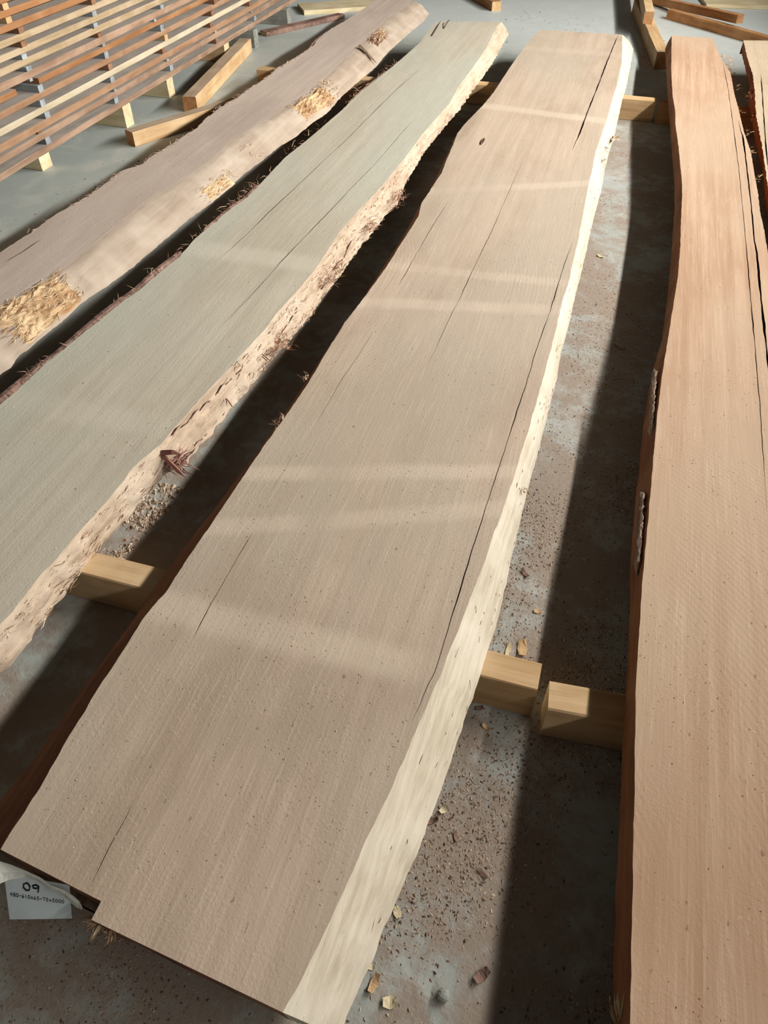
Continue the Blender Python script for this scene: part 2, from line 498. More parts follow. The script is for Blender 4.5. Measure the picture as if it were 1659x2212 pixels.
def make_slab(name, label, mat, edge_mat, tl, tr, bl, br, yn, yf, rails=(), group=None, nst=420, notch=None,
              near_under=0.005, far_under=0.0, edge_rough=0.002, edge_name='sapwood_edge', bulge=0.006, edge_pow=1.15, body_left_rough=0.0015, side_mat=None):
    """tl,tr,bl,br: x(y) of the four long edges; yn(v), yf(v): end lines; rails: checks [(xfn, halfwidth(y))]"""
    S = Slab()
    ymid = 0.5 * (yn(0.5) + yf(0.5))
    ox, oy = 0.5 * (tl(ymid) + tr(ymid)), ymid
    root = empty(name, (ox, oy, ZB))
    tag(root, label, 'slab', group)
    S.root, S.o = root, (ox, oy, ZB)
    # column layout: list of (kind, rail index) ; v fractions between successive rails
    k = len(rails)
    ncol = max(5, int(26 / (k + 1)))
    nz = 7
    V, Fc, Fm = [], [], []
    rows = []
    yt0, yt1 = yn(0.5), yf(0.5)
    for i in range(nst + 1):
        s = i / nst
        s2 = s
        yn0 = yt0 + (yt1 - yt0) * s2
        # rail xs
        xl, xr = tl(yn0), tr(yn0)
        rx = []
        for (xf, hw) in rails:
            x = min(max(xf(yn0), xl + 0.012), xr - 0.012)
            rx.append((x, max(0.0, hw(yn0))))
        top = []
        prev = xl
        for (x, w) in rx + [(None, 0)]:
            end = (x - w) if x is not None else xr
            for c in range(ncol):
                top.append((prev + (end - prev) * c / ncol, 0.0))
            if x is None:
                top.append((xr, 0.0))
            else:
                top.append((end, 0.0))
                wj = w * (0.7 + 0.5 * n3(yn0 * 60, x))
                top.append((x, -min(0.03, 6 * wj) if w > 1e-5 else 0.0))
                prev = x + w
                if w > 0:
                    top[-1] = (x, top[-1][1])
        row = []
        # near notch: a step in the end line, only in the first row
        def ypos(x, left=False):
            v = (x - xl) / (xr - xl)
            a, b = yn(v), yf(v)
            y = a + (b - a) * s2
            if notch and left:
                y = max(y, notch[1](x))
            return y
        und = near_under * max(0, 1 - s2 * nst / 1.0) - far_under * max(0, 1 - (1 - s2) * nst)
        xb0, xb1 = bl(yn0), br(yn0)
        body_xr_b = min(xr, xb1)
        # left face bottom->top
        loop = []
        for q in range(nz):
            t = q / nz
            x = xb0 + (xl - xb0) * t - bulge * 0.5 * math.sin(math.pi * t) + body_left_rough * n3(yn0 * 40, t * 3, ox)
            loop.append((x, ypos(xl, True) + und * (1 - t), ZB + (ZT - ZB) * t))
        for jt, (x, dz) in enumerate(top):
            lf = notch is not None and jt < notch[2] * (ncol + 2) + ncol + 1
            wv = 0.0006 * n3(x * 18, yn0 * 6, ox)
            loop.append((x, ypos(x, lf), ZT + dz + wv))
        for q in range(1, 3):
            t = q / 2
            loop.append((xr + (body_xr_b - xr) * t, ypos(xr) + und * t, ZT + (ZB - ZT) * t))
        rows.append(loop)
    n = len(rows[0])
    grooves = set()
    for q in range(k):
        if any(rails[q][1](yt0 + (yt1 - yt0) * w / 60) > 0 for w in range(61)):
            grooves |= {q * (ncol + 2) + ncol, q * (ncol + 2) + ncol + 1}
    for r in rows:
        V += [(p[0] - ox, p[1] - oy, p[2] - ZB) for p in r]
    for i in range(nst):
        for j in range(n):
            j2 = (j + 1) % n
            a, b = i * n + j, i * n + j2
            Fc.append((a, b, b + n, a + n))
            Fm.append(1 if j < nz else (3 if (j - nz) in grooves else 0))
    ntop = len(top)
    for ie, sg in ((0, 1), (nst, -1)):
        r = rows[ie]
        base_i = len(V)
        for j in range(ntop):
            p = r[nz + j]
            jag = 0.004 * n3(p[0] * 60, ie, 2)
            V.append((p[0] - ox, p[1] - oy + (near_under if ie == 0 else -far_under) + jag, 0.0))
        for j in range(ntop - 1):
            q = (ie * n + nz + j, ie * n + nz + j + 1, base_i + j + 1, base_i + j)
            Fc.append(q if sg < 0 else q[::-1])
            Fm.append(2)
    sm = side_mat or M['brown_side']
    body = mesh_obj('timber', V, Fc, [mat, sm, M['end_grain'], M['check']], root, fmat=Fm)
    # outer live edge as its own part
    V, Fc = [], []
    nz2 = 10
    for i in range(nst + 1):
        s = i / nst
        y0 = yt0 + (yt1 - yt0) * s
        xr, xb = tr(y0), br(y0)
        yr = yn(1) + (yf(1) - yn(1)) * s
        xb = max(xb, xr + 0.004)
        und = near_under * (1 if i == 0 else 0) - far_under * (1 if i == nst else 0)
        sec = [(xr - 0.0005, ZT - 0.0002)]
        for q in range(1, nz2 + 1):
            t = q / nz2
            rr = edge_rough * min(1, 3 * t) * (n3(y0 * 26, t * 4, ox + 3) + 0.6 * n3(y0 * 80, t * 12, ox + 9))
            x = xr + (xb - xr) * t + (bulge * math.sin(math.pi * t) if edge_pow < 1.3 else 0) + rr
            z = ZT + (ZB - ZT) * t ** edge_pow + (rr * 0.5 if q < nz2 else 0)
            sec.append((x, z))
        sec += [sec[-1], (xr - 0.0005, ZB), (xr - 0.0005, ZB), sec[0]]
        for q, (x, z) in enumerate(sec):
            V.append((x - ox, yr - oy + und * (ZT - z) / (ZT - ZB), z - ZB))
    n = nz2 + 5
    for i in range(nst):
        for j in range(n - 1):
            if j in (nz2, nz2 + 2):
                continue
            a, b = i * n + j, i * n + j + 1
            Fc.append((a, b, b + n, a + n))
    for ie in (0, nst):
        b0 = len(V)
        V += [V[ie * n + q] for q in range(nz2 + 1)]
        V.append(V[ie * n + nz2 + 2])
        f = tuple(range(b0, len(V)))
        Fc.append(f if ie == 0 else f[::-1])
    e = mesh_obj(edge_name, V, Fc, edge_mat, root, smooth=True)
    S.body, S.edge = body, e
    S.tl, S.tr, S.bl, S.br = tl, tr, bl, br
    return S


M['brown_side'] = wood_mat('slab_side_brown', lin(150, 100, 68), lin(118, 74, 48), lin(168, 120, 84), 21, 'Y', 0.8, 0.5)


M['check'] = plain_mat('check_dark', lin(58, 44, 35), 0.95, 0.2, 60, 0)
M['end_grain'] = wood_mat('end_grain_brown', lin(142, 100, 76), lin(104, 68, 50), lin(160, 120, 92), 22, 'Z', 0.9, 0.6)


def rail(segs, tl, tr):
    """segs: list of (pixel polyline, half width). One rail of checks, zero width between the segments."""
    pts, rng = [], []
    for poly, hw in segs:
        W = [at(px, py, ZT) for px, py in poly]
        pts += [(w[1], w[0]) for w in W]
        ys = [w[1] for w in W]
        rng.append((min(ys), max(ys), hw))
    pts.sort()
    Y = np.array([p[0] for p in pts])
    X = np.array([p[1] for p in pts])
    f0 = (X[0] - tl(Y[0])) / (tr(Y[0]) - tl(Y[0]))
    f1 = (X[-1] - tl(Y[-1])) / (tr(Y[-1]) - tl(Y[-1]))

    def xf(y):
        if y < Y[0]:
            return tl(y) + f0 * (tr(y) - tl(y))
        if y > Y[-1]:
            return tl(y) + f1 * (tr(y) - tl(y))
        return float(np.interp(y, Y, X)) + 0.0012 * n3(y * 22, 1.7)

    def hw(y):
        for a, b, w in rng:
            if a <= y <= b:
                t = min(y - a, b - y) / max(0.04, (b - a) * 0.12)
                return w * min(1.0, 0.15 + t) * (0.75 + 0.5 * n3(y * 9, 4.4))
        return 0.0
    return xf, hw


def line_v(p0, p1):
    return lambda v: p0 + (p1 - p0) * v


# ---- centre slab
tl = edge_fn([(1, 1835), (34, 1782), (70, 1728), (97, 1678), (133, 1615), (174, 1549), (201, 1502), (237, 1450), (269, 1400), (300, 1348), (348, 1295), (380, 1245), (420, 1184), (459, 1129), (490, 1083), (517, 1042), (563, 975), (599, 924), (655, 845), (705, 761), (740, 704), (781, 651), (831, 582), (871, 519), (903, 469), (909, 441), (928, 413), (953, 375), (961, 354), (980, 310), (988, 288), (1008, 263), (1044, 227), (1069, 196), (1088, 166), (1110, 133), (1127, 110), (1155, 74), (1169, 64)], ZT, seed=1)
tr = edge_fn([(1344, 75), (1344, 106), (1343, 134), (1333, 183), (1322, 217), (1311, 256), (1297, 298), (1286, 330), (1280, 365), (1273, 393), (1264, 437), (1256, 480), (1247, 528), (1238, 563), (1230, 604), (1215, 650), (1202, 708), (1188, 762), (1172, 822), (1158, 869), (1141, 930), (1124, 982), (1108, 1034), (1102, 1052), (1085, 1104), (1067, 1147), (1052, 1197), (1026, 1264), (998, 1337), (976, 1391), (952, 1450), (931, 1497), (909, 1549), (892, 1589), (870, 1638), (838, 1712), (799, 1788), (772, 1849), (740, 1920), (709, 1986), (685, 2037), (653, 2100), (624, 2151), (605, 2185)], ZT, seed=2)
br = edge_fn([(740, 2212), (762, 2151), (793, 2085), (812, 2047), (836, 1981), (854, 1939), (876, 1891), (892, 1854), (913, 1806), (929, 1761), (949, 1711), (972, 1645), (996, 1573), (1015, 1517), (1028, 1487), (1037, 1458), (1054, 1398), (1072, 1348), (1085, 1300), (1092, 1265), (1106, 1201), (1121, 1138), (1134, 1082), (1147, 1030), (1165, 967), (1178, 915), (1191, 863), (1204, 812), (1212, 762), (1228, 706), (1241, 647), (1254, 597), (1267, 541), (1275, 502), (1286, 459), (1299, 409), (1307, 365), (1316, 327), (1326, 300), (1336, 254), (1344, 217), (1353, 188), (1361, 148), (1368, 107)], ZB, seed=3)
bl = edge_fn([(1169, 66), (1110, 145), (985, 300), (909, 450), (740, 715), (563, 968), (459, 1105), (400, 1182), (335, 1270), (240, 1407), (197, 1463), (147, 1536), (95, 1608), (52, 1673), (0, 1732)], ZB, seed=4)
railsC0 = [rail([([(190, 1924), (232, 1840), (262, 1785), (291, 1730)], 0.0009), ([(413, 1389), (428, 1356), (449, 1315), (469, 1281), (493, 1238), (515, 1201), (539, 1160)], 0.0009), ([(568, 1088), (654, 951)], 0.0004), ([(680, 920), (730, 833), (771, 773), (806, 717)], 0.0007), ([(856, 626), (890, 566), (934, 488), (969, 435)], 0.0009)], tl, tr),
          rail([([(920, 795), (941, 754), (966, 698), (994, 642), (1022, 582), (1063, 497), (1097, 419), (1127, 352)], 0.0010)], tl, tr),
          rail([([(909, 1545), (924, 1493), (942, 1441), (959, 1385), (981, 1313), (1000, 1254), (1024, 1173), (1043, 1115), (1069, 1034), (1089, 974), (1115, 893), (1138, 825), (1154, 769), (1171, 719), (1189, 669), (1206, 613), (1219, 571), (1236, 524)], 0.0014), ([(1236, 325), (1252, 288), (1270, 239), (1289, 192), (1311, 134), (1335, 76)], 0.0036)], tl, tr)]
_q0, pn1 = at(203, 1990, ZT), at(605, 2185, ZT)
_ln = (pn1[1] - _q0[1]) / (pn1[0] - _q0[0])
pn0 = np.array([-0.655, _q0[1] + _ln * (-0.655 - _q0[0]), ZT])
_l0, _l1 = at(1, 1835, ZT), at(215, 1945, ZT)
notch_line = lambda x: float(_l0[1] + (_l1[1] - _l0[1]) / (_l1[0] - _l0[0]) * (x - _l0[0]))
pf0, pf1 = at(1169, 64, ZT), at(1344, 75, ZT)
notch_x = float(at(209, 1965, ZT)[0])
railsC = [railsC0[0], (lambda y: max(notch_x, railsC0[0][0](y) + 0.012), lambda y: 0.0), railsC0[1], railsC0[2]]
centre = make_slab('live_edge_plank', 'widest taupe live-edge slab in the centre, with the paper tag on its near end', M['slab_centre'], M['sap'], tl, tr, bl, br,
                   line_v(float(pn0[1]), float(pn1[1])), line_v(float(pf0[1]), float(pf1[1])), railsC, notch=(notch_x, notch_line, 1), near_under=0.004, nst=520, edge_rough=0.0012)

# ---- left slab
tlB = edge_fn([(933, 56), (914, 85), (883, 113), (850, 141), (819, 166), (783, 194), (739, 237), (678, 290), (620, 336), (570, 389), (529, 430), (494, 453), (456, 487), (421, 515), (385, 557), (339, 593), (299, 628), (253, 661), (213, 694), (177, 722), (132, 760), (89, 793), (58, 823), (0, 874)], ZT, seed=5)
trB = edge_fn([(1083, 47), (1069, 63), (1047, 108), (1019, 149), (988, 191), (966, 230), (936, 263), (908, 296), (877, 338), (844, 379), (811, 418), (775, 454), (736, 499), (705, 545), (682, 581), (645, 625), (601, 672), (573, 710), (526, 760), (501, 788), (441, 851), (394, 904), (356, 948), (300, 995), (255, 1053), (212, 1103), (170, 1148), (138, 1188), (111, 1214), (80, 1252), (40, 1305), (8, 1336)], ZT, 0.002, seed=6)
brB = edge_fn([(1109, 58), (1085, 97), (1061, 141), (1038, 174), (1013, 207), (988, 244), (966, 268), (936, 305), (916, 330), (894, 366), (872, 402), (861, 438), (833, 465), (808, 499), (780, 532), (755, 565), (739, 591), (708, 628), (670, 682), (632, 729), (595, 766), (557, 816), (516, 863), (479, 910), (438, 957), (403, 998), (360, 1020), (325, 1060), (292, 1098), (252, 1140), (217, 1177), (186, 1220), (149, 1270), (122, 1307), (88, 1350), (64, 1384), (40, 1416), (8, 1443)], ZB, 0.003, seed=7)
blB = lambda y: tlB(y) + 0.02
railsB = [rail([([(472, 561), (499, 538), (540, 499), (586, 453), (634, 409), (698, 348), (755, 295), (803, 246), (855, 194), (911, 146)], 0.0016)], tlB, trB),
          rail([([(469, 710), (501, 682), (560, 619), (609, 563), (664, 506), (724, 444), (754, 411), (805, 360), (855, 302), (894, 257)], 0.0014)], tlB, trB)]
f0, f1 = at(945, 42, ZT), at(1083, 47, ZT)
left = make_slab('live_edge_plank', 'grey-green dusted slab with ragged bark edges, left of the centre slab', M['slab_left'], M['sap_grey'], tlB, trB, blB, brB,
                 line_v(0.12, 0.05), line_v(float(f0[1]) - 0.05, float(f1[1])), railsB, edge_rough=0.010, bulge=0.008)

# ---- far left slab
tlA = edge_fn([(0, 546), (50, 513), (100, 477), (136, 455), (177, 433), (211, 408), (250, 377), (291, 366), (319, 344), (369, 313), (416, 283), (435, 262), (477, 231), (505, 217), (529, 197), (549, 185), (563, 177), (594, 151), (631, 130), (670, 104), (676, 92), (708, 67), (742, 48), (781, 22), (807, 0)], ZT, 0.005, seed=8)
trA = edge_fn([(0, 657), (92, 599), (155, 566), (263, 477), (333, 419), (380, 396), (414, 373), (460, 341), (508, 297), (629, 224), (665, 200), (720, 154), (769, 106), (841, 36), (889, 5)], ZT, 0.002, seed=9)
brA = edge_fn([(931, 27), (921, 41), (880, 75), (848, 104), (817, 140), (786, 166), (749, 198), (716, 236), (680, 260), (653, 284), (609, 311), (579, 336), (529, 373), (508, 396), (456, 438), (420, 463), (382, 495), (333, 538), (286, 577), (244, 607), (208, 630), (187, 646), (162, 671), (124, 702), (84, 735), (53, 760), (43, 778), (10, 800)], ZB, 0.002, seed=10)
blA = lambda y: tlA(y) + 0.035
railsA = [rail([([(0, 573), (40, 550), (82, 521)], 0.003)], tlA, trA)]
farleft = make_slab('live_edge_plank', 'mauve-grey slab with a broad cream rounded edge and bark patches, beside the board stack', M['slab_far_left'], M['wane'], tlA, trA, blA, brA,
                    line_v(0.55, 0.5), line_v(5.95, 5.80), railsA, edge_rough=0.004, bulge=0.022, edge_pow=1.7)

# ---- right slab
tlD = edge_fn([(1451, 77), (1450, 150), (1453, 205), (1459, 241), (1459, 266), (1466, 316), (1470, 358), (1473, 385), (1474, 416), (1471, 476), (1470, 523), (1467, 560), (1465, 591), (1453, 665), (1440, 747), (1430, 808), (1420, 889), (1414, 957), (1408, 1025), (1401, 1110), (1394, 1181), (1388, 1250), (1385, 1300), (1382, 1350), (1375, 1456), (1373, 1585), (1372, 1734), (1370, 1752), (1368, 1891), (1365, 2031), (1363, 2209)], ZT, 0.001, seed=11)
blD = edge_fn([(1436, 93), (1439, 150), (1443, 216), (1448, 283), (1453, 344), (1457, 399), (1457, 454), (1452, 524), (1449, 570), (1440, 652), (1430, 730), (1413, 787), (1399, 855), (1391, 906), (1381, 1008), (1370, 1110), (1362, 1211), (1363, 1296), (1360, 1350), (1354, 1456), (1345, 1606), (1342, 1690), (1340, 1752), (1333, 1891), (1328, 2031), (1326, 2184)], ZB, 0.001, seed=12)
trD = edge_fn([(1538, 82), (1547, 101), (1556, 126), (1578, 158), (1587, 205), (1596, 239), (1607, 286), (1622, 329), (1630, 378), (1638, 421), (1642, 459), (1651, 500), (1659, 549)], ZT, 0.002, seed=13)
brD = lambda y: trD(y) + 0.006
railsD = [rail([([(1657, 1110), (1648, 974), (1642, 879), (1631, 753), (1621, 635), (1607, 479), (1596, 364), (1584, 274), (1573, 193), (1560, 129)], 0.0016)], tlD, trD),
          rail([([(1672, 900), (1657, 767), (1645, 652), (1635, 550), (1630, 523), (1622, 436), (1610, 335), (1600, 262)], 0.0036)], tlD, trD)]
f0, f1 = at(1451, 77, ZT), at(1538, 82, ZT)
right = make_slab('live_edge_plank', 'warm orange-brown slab along the right side with two long splits', M['slab_right'], M['orange_edge'], tlD, trD, blD, brD,
                  line_v(0.02, 0.06), line_v(float(f0[1]), float(f1[1])), railsD, edge_rough=0.003, bulge=0.004)

# ---- slab at the right border
tlE = edge_fn([(1606, 87), (1613, 119), (1625, 155), (1629, 190), (1633, 248), (1645, 309), (1653, 364), (1658, 398)], ZT, 0.003, seed=14)
blE = edge_fn([(1600, 106), (1610, 147), (1619, 184), (1617, 222), (1622, 257), (1630, 300), (1639, 335), (1648, 367), (1651, 430)], ZB, 0.003, seed=15)
trE = lambda y: 1.02 + 0.02 * math.sin(y * 1.3)
brE = lambda y: trE(y) + 0.02
railsE = [rail([([(1670, 480), (1658, 364), (1653, 306), (1648, 233), (1643, 158)], 0.003)], tlE, trE)]
right2 = make_slab('live_edge_plank', 'pale slab with an orange left edge, cut off by the right border', M['slab_edge_right'], M['orange_edge'], tlE, trE, blE, brE,
                   line_v(0.8, 0.82), line_v(float(at(1606, 87, ZT)[1]), float(at(1606, 87, ZT)[1]) + 0.1), railsE, edge_rough=0.003, side_mat=M['orange_edge'])


# ------------------------------------------------------------------ timbers
def timber_mesh(name, L, w, h, bev=0.003, seed=0, wob=0.0012, nseg=10):
    """squared timber, length along X, base at z=0, chamfered arrises and slightly uneven sawn faces"""
    hw = w / 2
    sec = [(-hw + bev, 0), (hw - bev, 0), (hw, bev), (hw, h - bev), (hw - bev, h), (-hw + bev, h), (-hw, h - bev), (-hw, bev)]
    V, Fc, Fm = [], [], []
    for i in range(nseg + 1):
        x = -L / 2 + L * i / nseg
        for q, (y, z) in enumerate(sec):
            V.append((x + (0.002 * n3(q, seed, i) if i in (0, nseg) else 0), y + wob * n3(x * 6, q * 2.1, seed), z + (wob * 0.5 * n3(x * 6, q * 1.3, seed + 4) if 1 < q < 7 and z > 0.4 * h else 0)))
    n = len(sec)
    for i in range(nseg):
        for j in range(n):
            j2 = (j + 1) % n
            a, b = i * n + j, i * n + j2
            Fc.append((a, a + n, b + n, b)[::-1])
            Fm.append(0)
    Fc.append(tuple(range(n))[::-1])
    Fm.append(1)
    Fc.append(tuple(range(nseg * n, nseg * n + n)))
    Fm.append(1)
    return V, Fc, Fm


def timber(name, p0, p1, w, h, z, mat, end_mat, label, cat, group=None, seed=0, z2=None, wob=0.0012, bev=0.003, parent=None, top_mat=None):
    """timber between two base-centre points at height z (z2 at the far end)"""
    p0, p1 = Vector((p0[0], p0[1], z)), Vector((p1[0], p1[1], z if z2 is None else z2))
    d = p1 - p0
    V, Fc, Fm = timber_mesh(name, d.length, w, h, bev, seed, wob, max(6, int(d.length / 0.12)))
    if top_mat:
        Fm = [2 if (q < len(Fm) - 2 and q % 8 == 4) else m_ for q, m_ in enumerate(Fm)]
    o = mesh_obj(name, V, Fc, [mat, end_mat] + ([top_mat] if top_mat else []), parent, fmat=Fm)
    o.location = (p0 + p1) / 2
    o.rotation_euler = (0, -math.asin(d.z / d.length), math.atan2(d.y, d.x))
    tag(o, label, cat, group)
    return o


G_B = 'bearers under the slabs'
BW, BH = 0.061, 0.10
yN, yN2, yF = 0.775, 0.742, 4.335
timber('bearer', (-1.30, yN + .004), (0.073, yN), BW, BH, 0, M['pine'], M['pine_pale'], 'near pine bearer beam carrying the centre slab, sawdust on its end', 'beam', G_B, 1)
timber('bearer', (0.094, yN2), (1.02, yN2 + 0.075), BW, BH, 0, M['pine'], M['pine'], 'near yellow pine bearer beam under the right slab, next to the split bearer end', 'beam', G_B, 2)
timber('bearer', (-1.98, 0.86), (-1.42, 0.85), BW, BH, 0, M['pine'], M['pine'], 'near bearer beam under the mauve-grey slab', 'beam', G_B, 3)
timber('bearer', (-1.12, yF + 0.03), (0.165, yF), 0.06, BH, 0, M['pine'], M['pine_pale'], 'far bearer beam with a pale top, jutting out right of the centre slab', 'beam', G_B, 4)
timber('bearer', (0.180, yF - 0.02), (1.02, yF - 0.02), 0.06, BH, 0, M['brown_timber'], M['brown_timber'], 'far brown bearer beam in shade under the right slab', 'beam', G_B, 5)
a = at(556, 148, 0.1)
timber('bearer', (float(a[0]), float(a[1]) + 0.02), (-1.16, float(a[1]) + 0.0), 0.065, BH, 0, M['pine'], M['pine'], 'far yellow bearer beam end poking out left of the mauve-grey slab', 'beam', G_B, 6)

# ------------------------------------------------------------------ stickered board stack
LAY = [(.100, .126), (.153, .179), (.189, .218), (.242, .267), (.293, .318), (.345, .368), (.380, .408), (.425, .450), (.468, .492), (.511, .535), (.556, .580), (.600, .624), (.645, .671)]
STX = lambda y: -2.385 - 0.016 * (y - 2.4)          # front line of the stack
SYAW = math.atan2(1.0, -0.016)
ORD = ['first', 'second', 'third', 'fourth', 'fifth', 'sixth', 'seventh', 'eighth', 'ninth', 'tenth', 'eleventh', 'twelfth', 'thirteenth']
bm_mat = ['board_pink', 'board_pink', 'board_tan', 'board_white', 'board_tan', 'board_orange', 'board_pink', 'board_cream', 'board_cream', 'board_cream', 'board_orange', 'board_orange', 'board_orange']
look = ['rough pink-brown', 'rough pink-brown', 'smooth tan', 'clean whitish', 'smooth tan', 'orange-tan', 'splintered pink-brown', 'pinkish cream', 'knotty cream', 'cream', 'reddish orange', 'orange', 'dull orange']


def stack_board(i, y0, y1, mat, label, off=0.0):
    zb, zt = LAY[i]
    w = 0.30
    ym = (y0 + y1) / 2
    cx = STX(ym) - w / 2 + off
    L = y1 - y0
    p0 = (cx + 0.016 * (ym - y0), y0)
    p1 = (cx - 0.016 * (y1 - ym), y1)
    return timber('board', p0, p1, w, zt - zb, zb, M[mat], M[mat], label, 'board', 'boards of the stickered stack', seed=i * 3 + int(y0 * 7), wob=0.0035 if 'pink' in mat else 0.0015, bev=0.002, top_mat=M['board_top'])


ends = [6.02, 5.95, 6.1, 5.75, 5.95, 6.2, 6.0, 6.3, 6.1, 6.25, 6.2, 6.3, 6.2]
for i in range(13):
    off = [0, -.004, -.004, -.006, -.010, -.008, -.004, -.012, -.010, -.008, -.006, -.010, -.008][i]
    if i == 5:
        ya = float(at_x(36, 205, -2.40)[1])
        yb_ = float(at_x(84, 178, -2.40)[1])
        stack_board(i, 1.25, ya, bm_mat[i], 'short orange-tan board end, sixth layer up at the left border of the stack', off)
        stack_board(i, yb_, ends[i], bm_mat[i], 'long orange-tan board in the sixth layer of the stack, its near end showing', off)
    else:
        stack_board(i, 1.2 + 0.07 * ((i * 5) % 4), ends[i], bm_mat[i], '%s board, %s from the bottom of the stack' % (look[i], ORD[i]), off)
# spacer strips between the layers, one column per bearer
cols = [[(105, 310), (86, 291), (102, 252), (92, 228), (89, 200), (70, 183), (60, 152), (55, 133), (50, 103), (47, 74), (20, 47), (12, 20)],
        [(250, 200), (248, 190), (245, 176), (242, 152), (236, 131), (229, 107), (220, 85), (209, 61), (207, 33), (204, 9)],
        [(375, 148), (366, 133), (359, 110), (366, 86), (354, 62), (340, 47), (355, 20)],
        [(476, 89), (474, 69), (463, 52), (467, 33), (472, 9)],
        [(560, 38), (552, 22), (548, 5)]]
colname = ['nearest', 'second nearest', 'middle', 'second farthest', 'farthest']
for ci, col in enumerate(cols):
    for gi, (px, py) in enumerate(col):
        zb, zt = LAY[gi][1], LAY[gi + 1][0]
        y = float(at_x(px, py, STX(3.4))[1])
        r = rnd.random()
        mat = M['sticker_grey'] if r < 0.55 else (M['sticker_brown'] if r < 0.85 else M['pine'])
        xf = STX(y) - 0.004 + rnd.uniform(-0.004, 0.006)
        colr = 'blue-grey' if r < 0.55 else ('brown' if r < 0.85 else 'yellow')
        timber('spacer_strip', (xf, y), (xf - 0.29, y + 0.005), 0.032 if zt - zb > .015 else 0.02, zt - zb, zb, mat, mat,
               '%s spacer strip end, %s column of the stack, %s gap from the bottom' % (colr, colname[ci], ORD[gi]), 'spacer', 'spacer strips of the stack', seed=ci * 20 + gi, bev=0.001, wob=0.0006)
# bearers under the stack (near corner pixel of each end face)
sb = [((93, 370), 'pine_pale', 'nearest pale pine bearer end under the board stack', 0.075), ((275, 277), 'pine_pale', 'second nearest pine bearer end under the board stack', 0.070),
      ((367, 213), 'pine_pale', 'third pine bearer end from the left under the board stack', 0.065), ((489, 136), 'pine', 'cracked pine bearer end behind the loose leaning beam', 0.065),
      ((551, 104), 'grey_timber', 'dark grey bearer end under the stack beyond the loose beam', 0.065), ((622, 56), 'grey_timber', 'pale grey bearer end at the far end of the stack', 0.065)]
for q, ((px, py), mat, lab, w) in enumerate(sb):
    a = at(px, py, 0)
    yc = float(a[1]) + w / 2
    timber('stack_bearer', (float(a[0]), yc), (float(a[0]) - 0.42, yc + 0.01), w, 0.10, 0, M[mat], M['pine_pale'] if 'pine' in mat else M['grey_timber'], lab, 'beam', 'bearers under the stack', 40 + q)

# loose beams beside the stack
a, b = at(428, 243, 0), at(545, 112, 0)
d = (b - a) / np.linalg.norm(b - a)
nrm = np.array([-d[1], d[0], 0])
w = 0.075
ca, cb = a + nrm * w / 2, b + nrm * w / 2
timber('loose_timber', (ca[0], ca[1]), (cb[0], cb[1]), w, 0.075, 0, M['pine'], M['brown_timber'], 'loose tan pine beam lying slanted on the floor beside the stack', 'beam', None, 51, top_mat=M['dusty_top'])
a, b = at(293, 318, 0), at(470, 262, 0)
d = (b - a) / np.linalg.norm(b - a)
nrm = np.array([-d[1], d[0], 0])
ca, cb = a + nrm * 0.033, a + d * 0.86 + nrm * 0.033
timber('loose_timber', (ca[0], ca[1]), (cb[0], cb[1]), 0.066, 0.066, 0, M['pine'], M['brown_timber'], 'yellow pine beam with its far end under the mauve-grey slab', 'beam', None, 52, top_mat=M['dusty_top'])
# pale board and bark offcut beyond the stack
p = [at(628, 24, 0.03), at(745, 10, 0.03)]
pb0 = (float(p[0][0]) + 0.02, float(p[0][1]) + 0.15)
pb1 = (float(p[1][0]) + 0.35, float(p[1][1]) + 0.25)
timber('pale_board', pb0, pb1, 0.26, 0.03, 0.0, M['pine_pale'], M['pine_pale'], 'wide pale board lying beyond the far end of the stack', 'board', None, 53)
a, b = at(566, 80, 0), at(735, 41, 0)
oc = timber('bark_offcut', (a[0], a[1] + 0.03), (b[0], b[1] + 0.03), 0.075, 0.028, 0, M['bark'], M['bark_tan'], 'long brown bark offcut on the floor behind the mauve-grey slab', 'offcut', None, 54, wob=0.008)

# timbers at the top right
a, b = at(1437, 41, 0), at(1605, 90, 0)
d = (b - a) / np.linalg.norm(b - a)
nrm = np.array([-d[1], d[0], 0])
t1a, t1b = a + nrm * 0.03, a + d * 1.5 + nrm * 0.03
timber('loose_timber', (t1a[0], t1a[1]), (t1b[0], t1b[1]), 0.05, 0.06, 0, M['brown_timber'], M['brown_timber'], 'long brown timber on the floor behind the right slabs, lower of the two', 'beam', None, 61)
a = at(1404, 10, 0.0)
b = at(1588, 52, 0.072)
d = (b - a) / np.linalg.norm(b - a)
nrm = np.array([-d[1], d[0], 0])
ca, cb = a + nrm * 0.03, b + nrm * 0.03
timber('loose_timber', (ca[0], ca[1]), (cb[0], cb[1]), 0.055, 0.05, 0.004, M['brown_timber'], M['brown_timber'], 'brown timber lying across the lower timber at the top right', 'beam', None, 62, z2=0.074)
a, b = at(1425, 150, 0), at(1378, 28, 0)
timber('loose_timber', (a[0], a[1]), (b[0] - 0.01, b[1]), 0.075, 0.085, 0, M['pine'], M['brown_timber'], 'pale timber running away from the camera between centre and right slab', 'beam', None, 63)
a, b = at(1398, 52, 0.086), at(1383, -30, 0.086)
timber('loose_timber', (a[0], a[1]), (b[0], b[1]), 0.06, 0.07, 0.0862, M['pine'], M['brown_timber'], 'tan timber stacked on the far end of the pale timber', 'beam', None, 64)
a, b = at(1064, 26, 0), at(1020, -6, 0)
timber('loose_timber', (a[0] + .02, a[1] + .04), (b[0] - .25, b[1] + .35), 0.075, 0.06, 0, M['brown_timber'], M['pine'], 'brown beam end on the bare floor behind the two left slabs', 'beam', None, 65)
a, b = at(1520, 4, 0.03), at(1680, 10, 0.03)
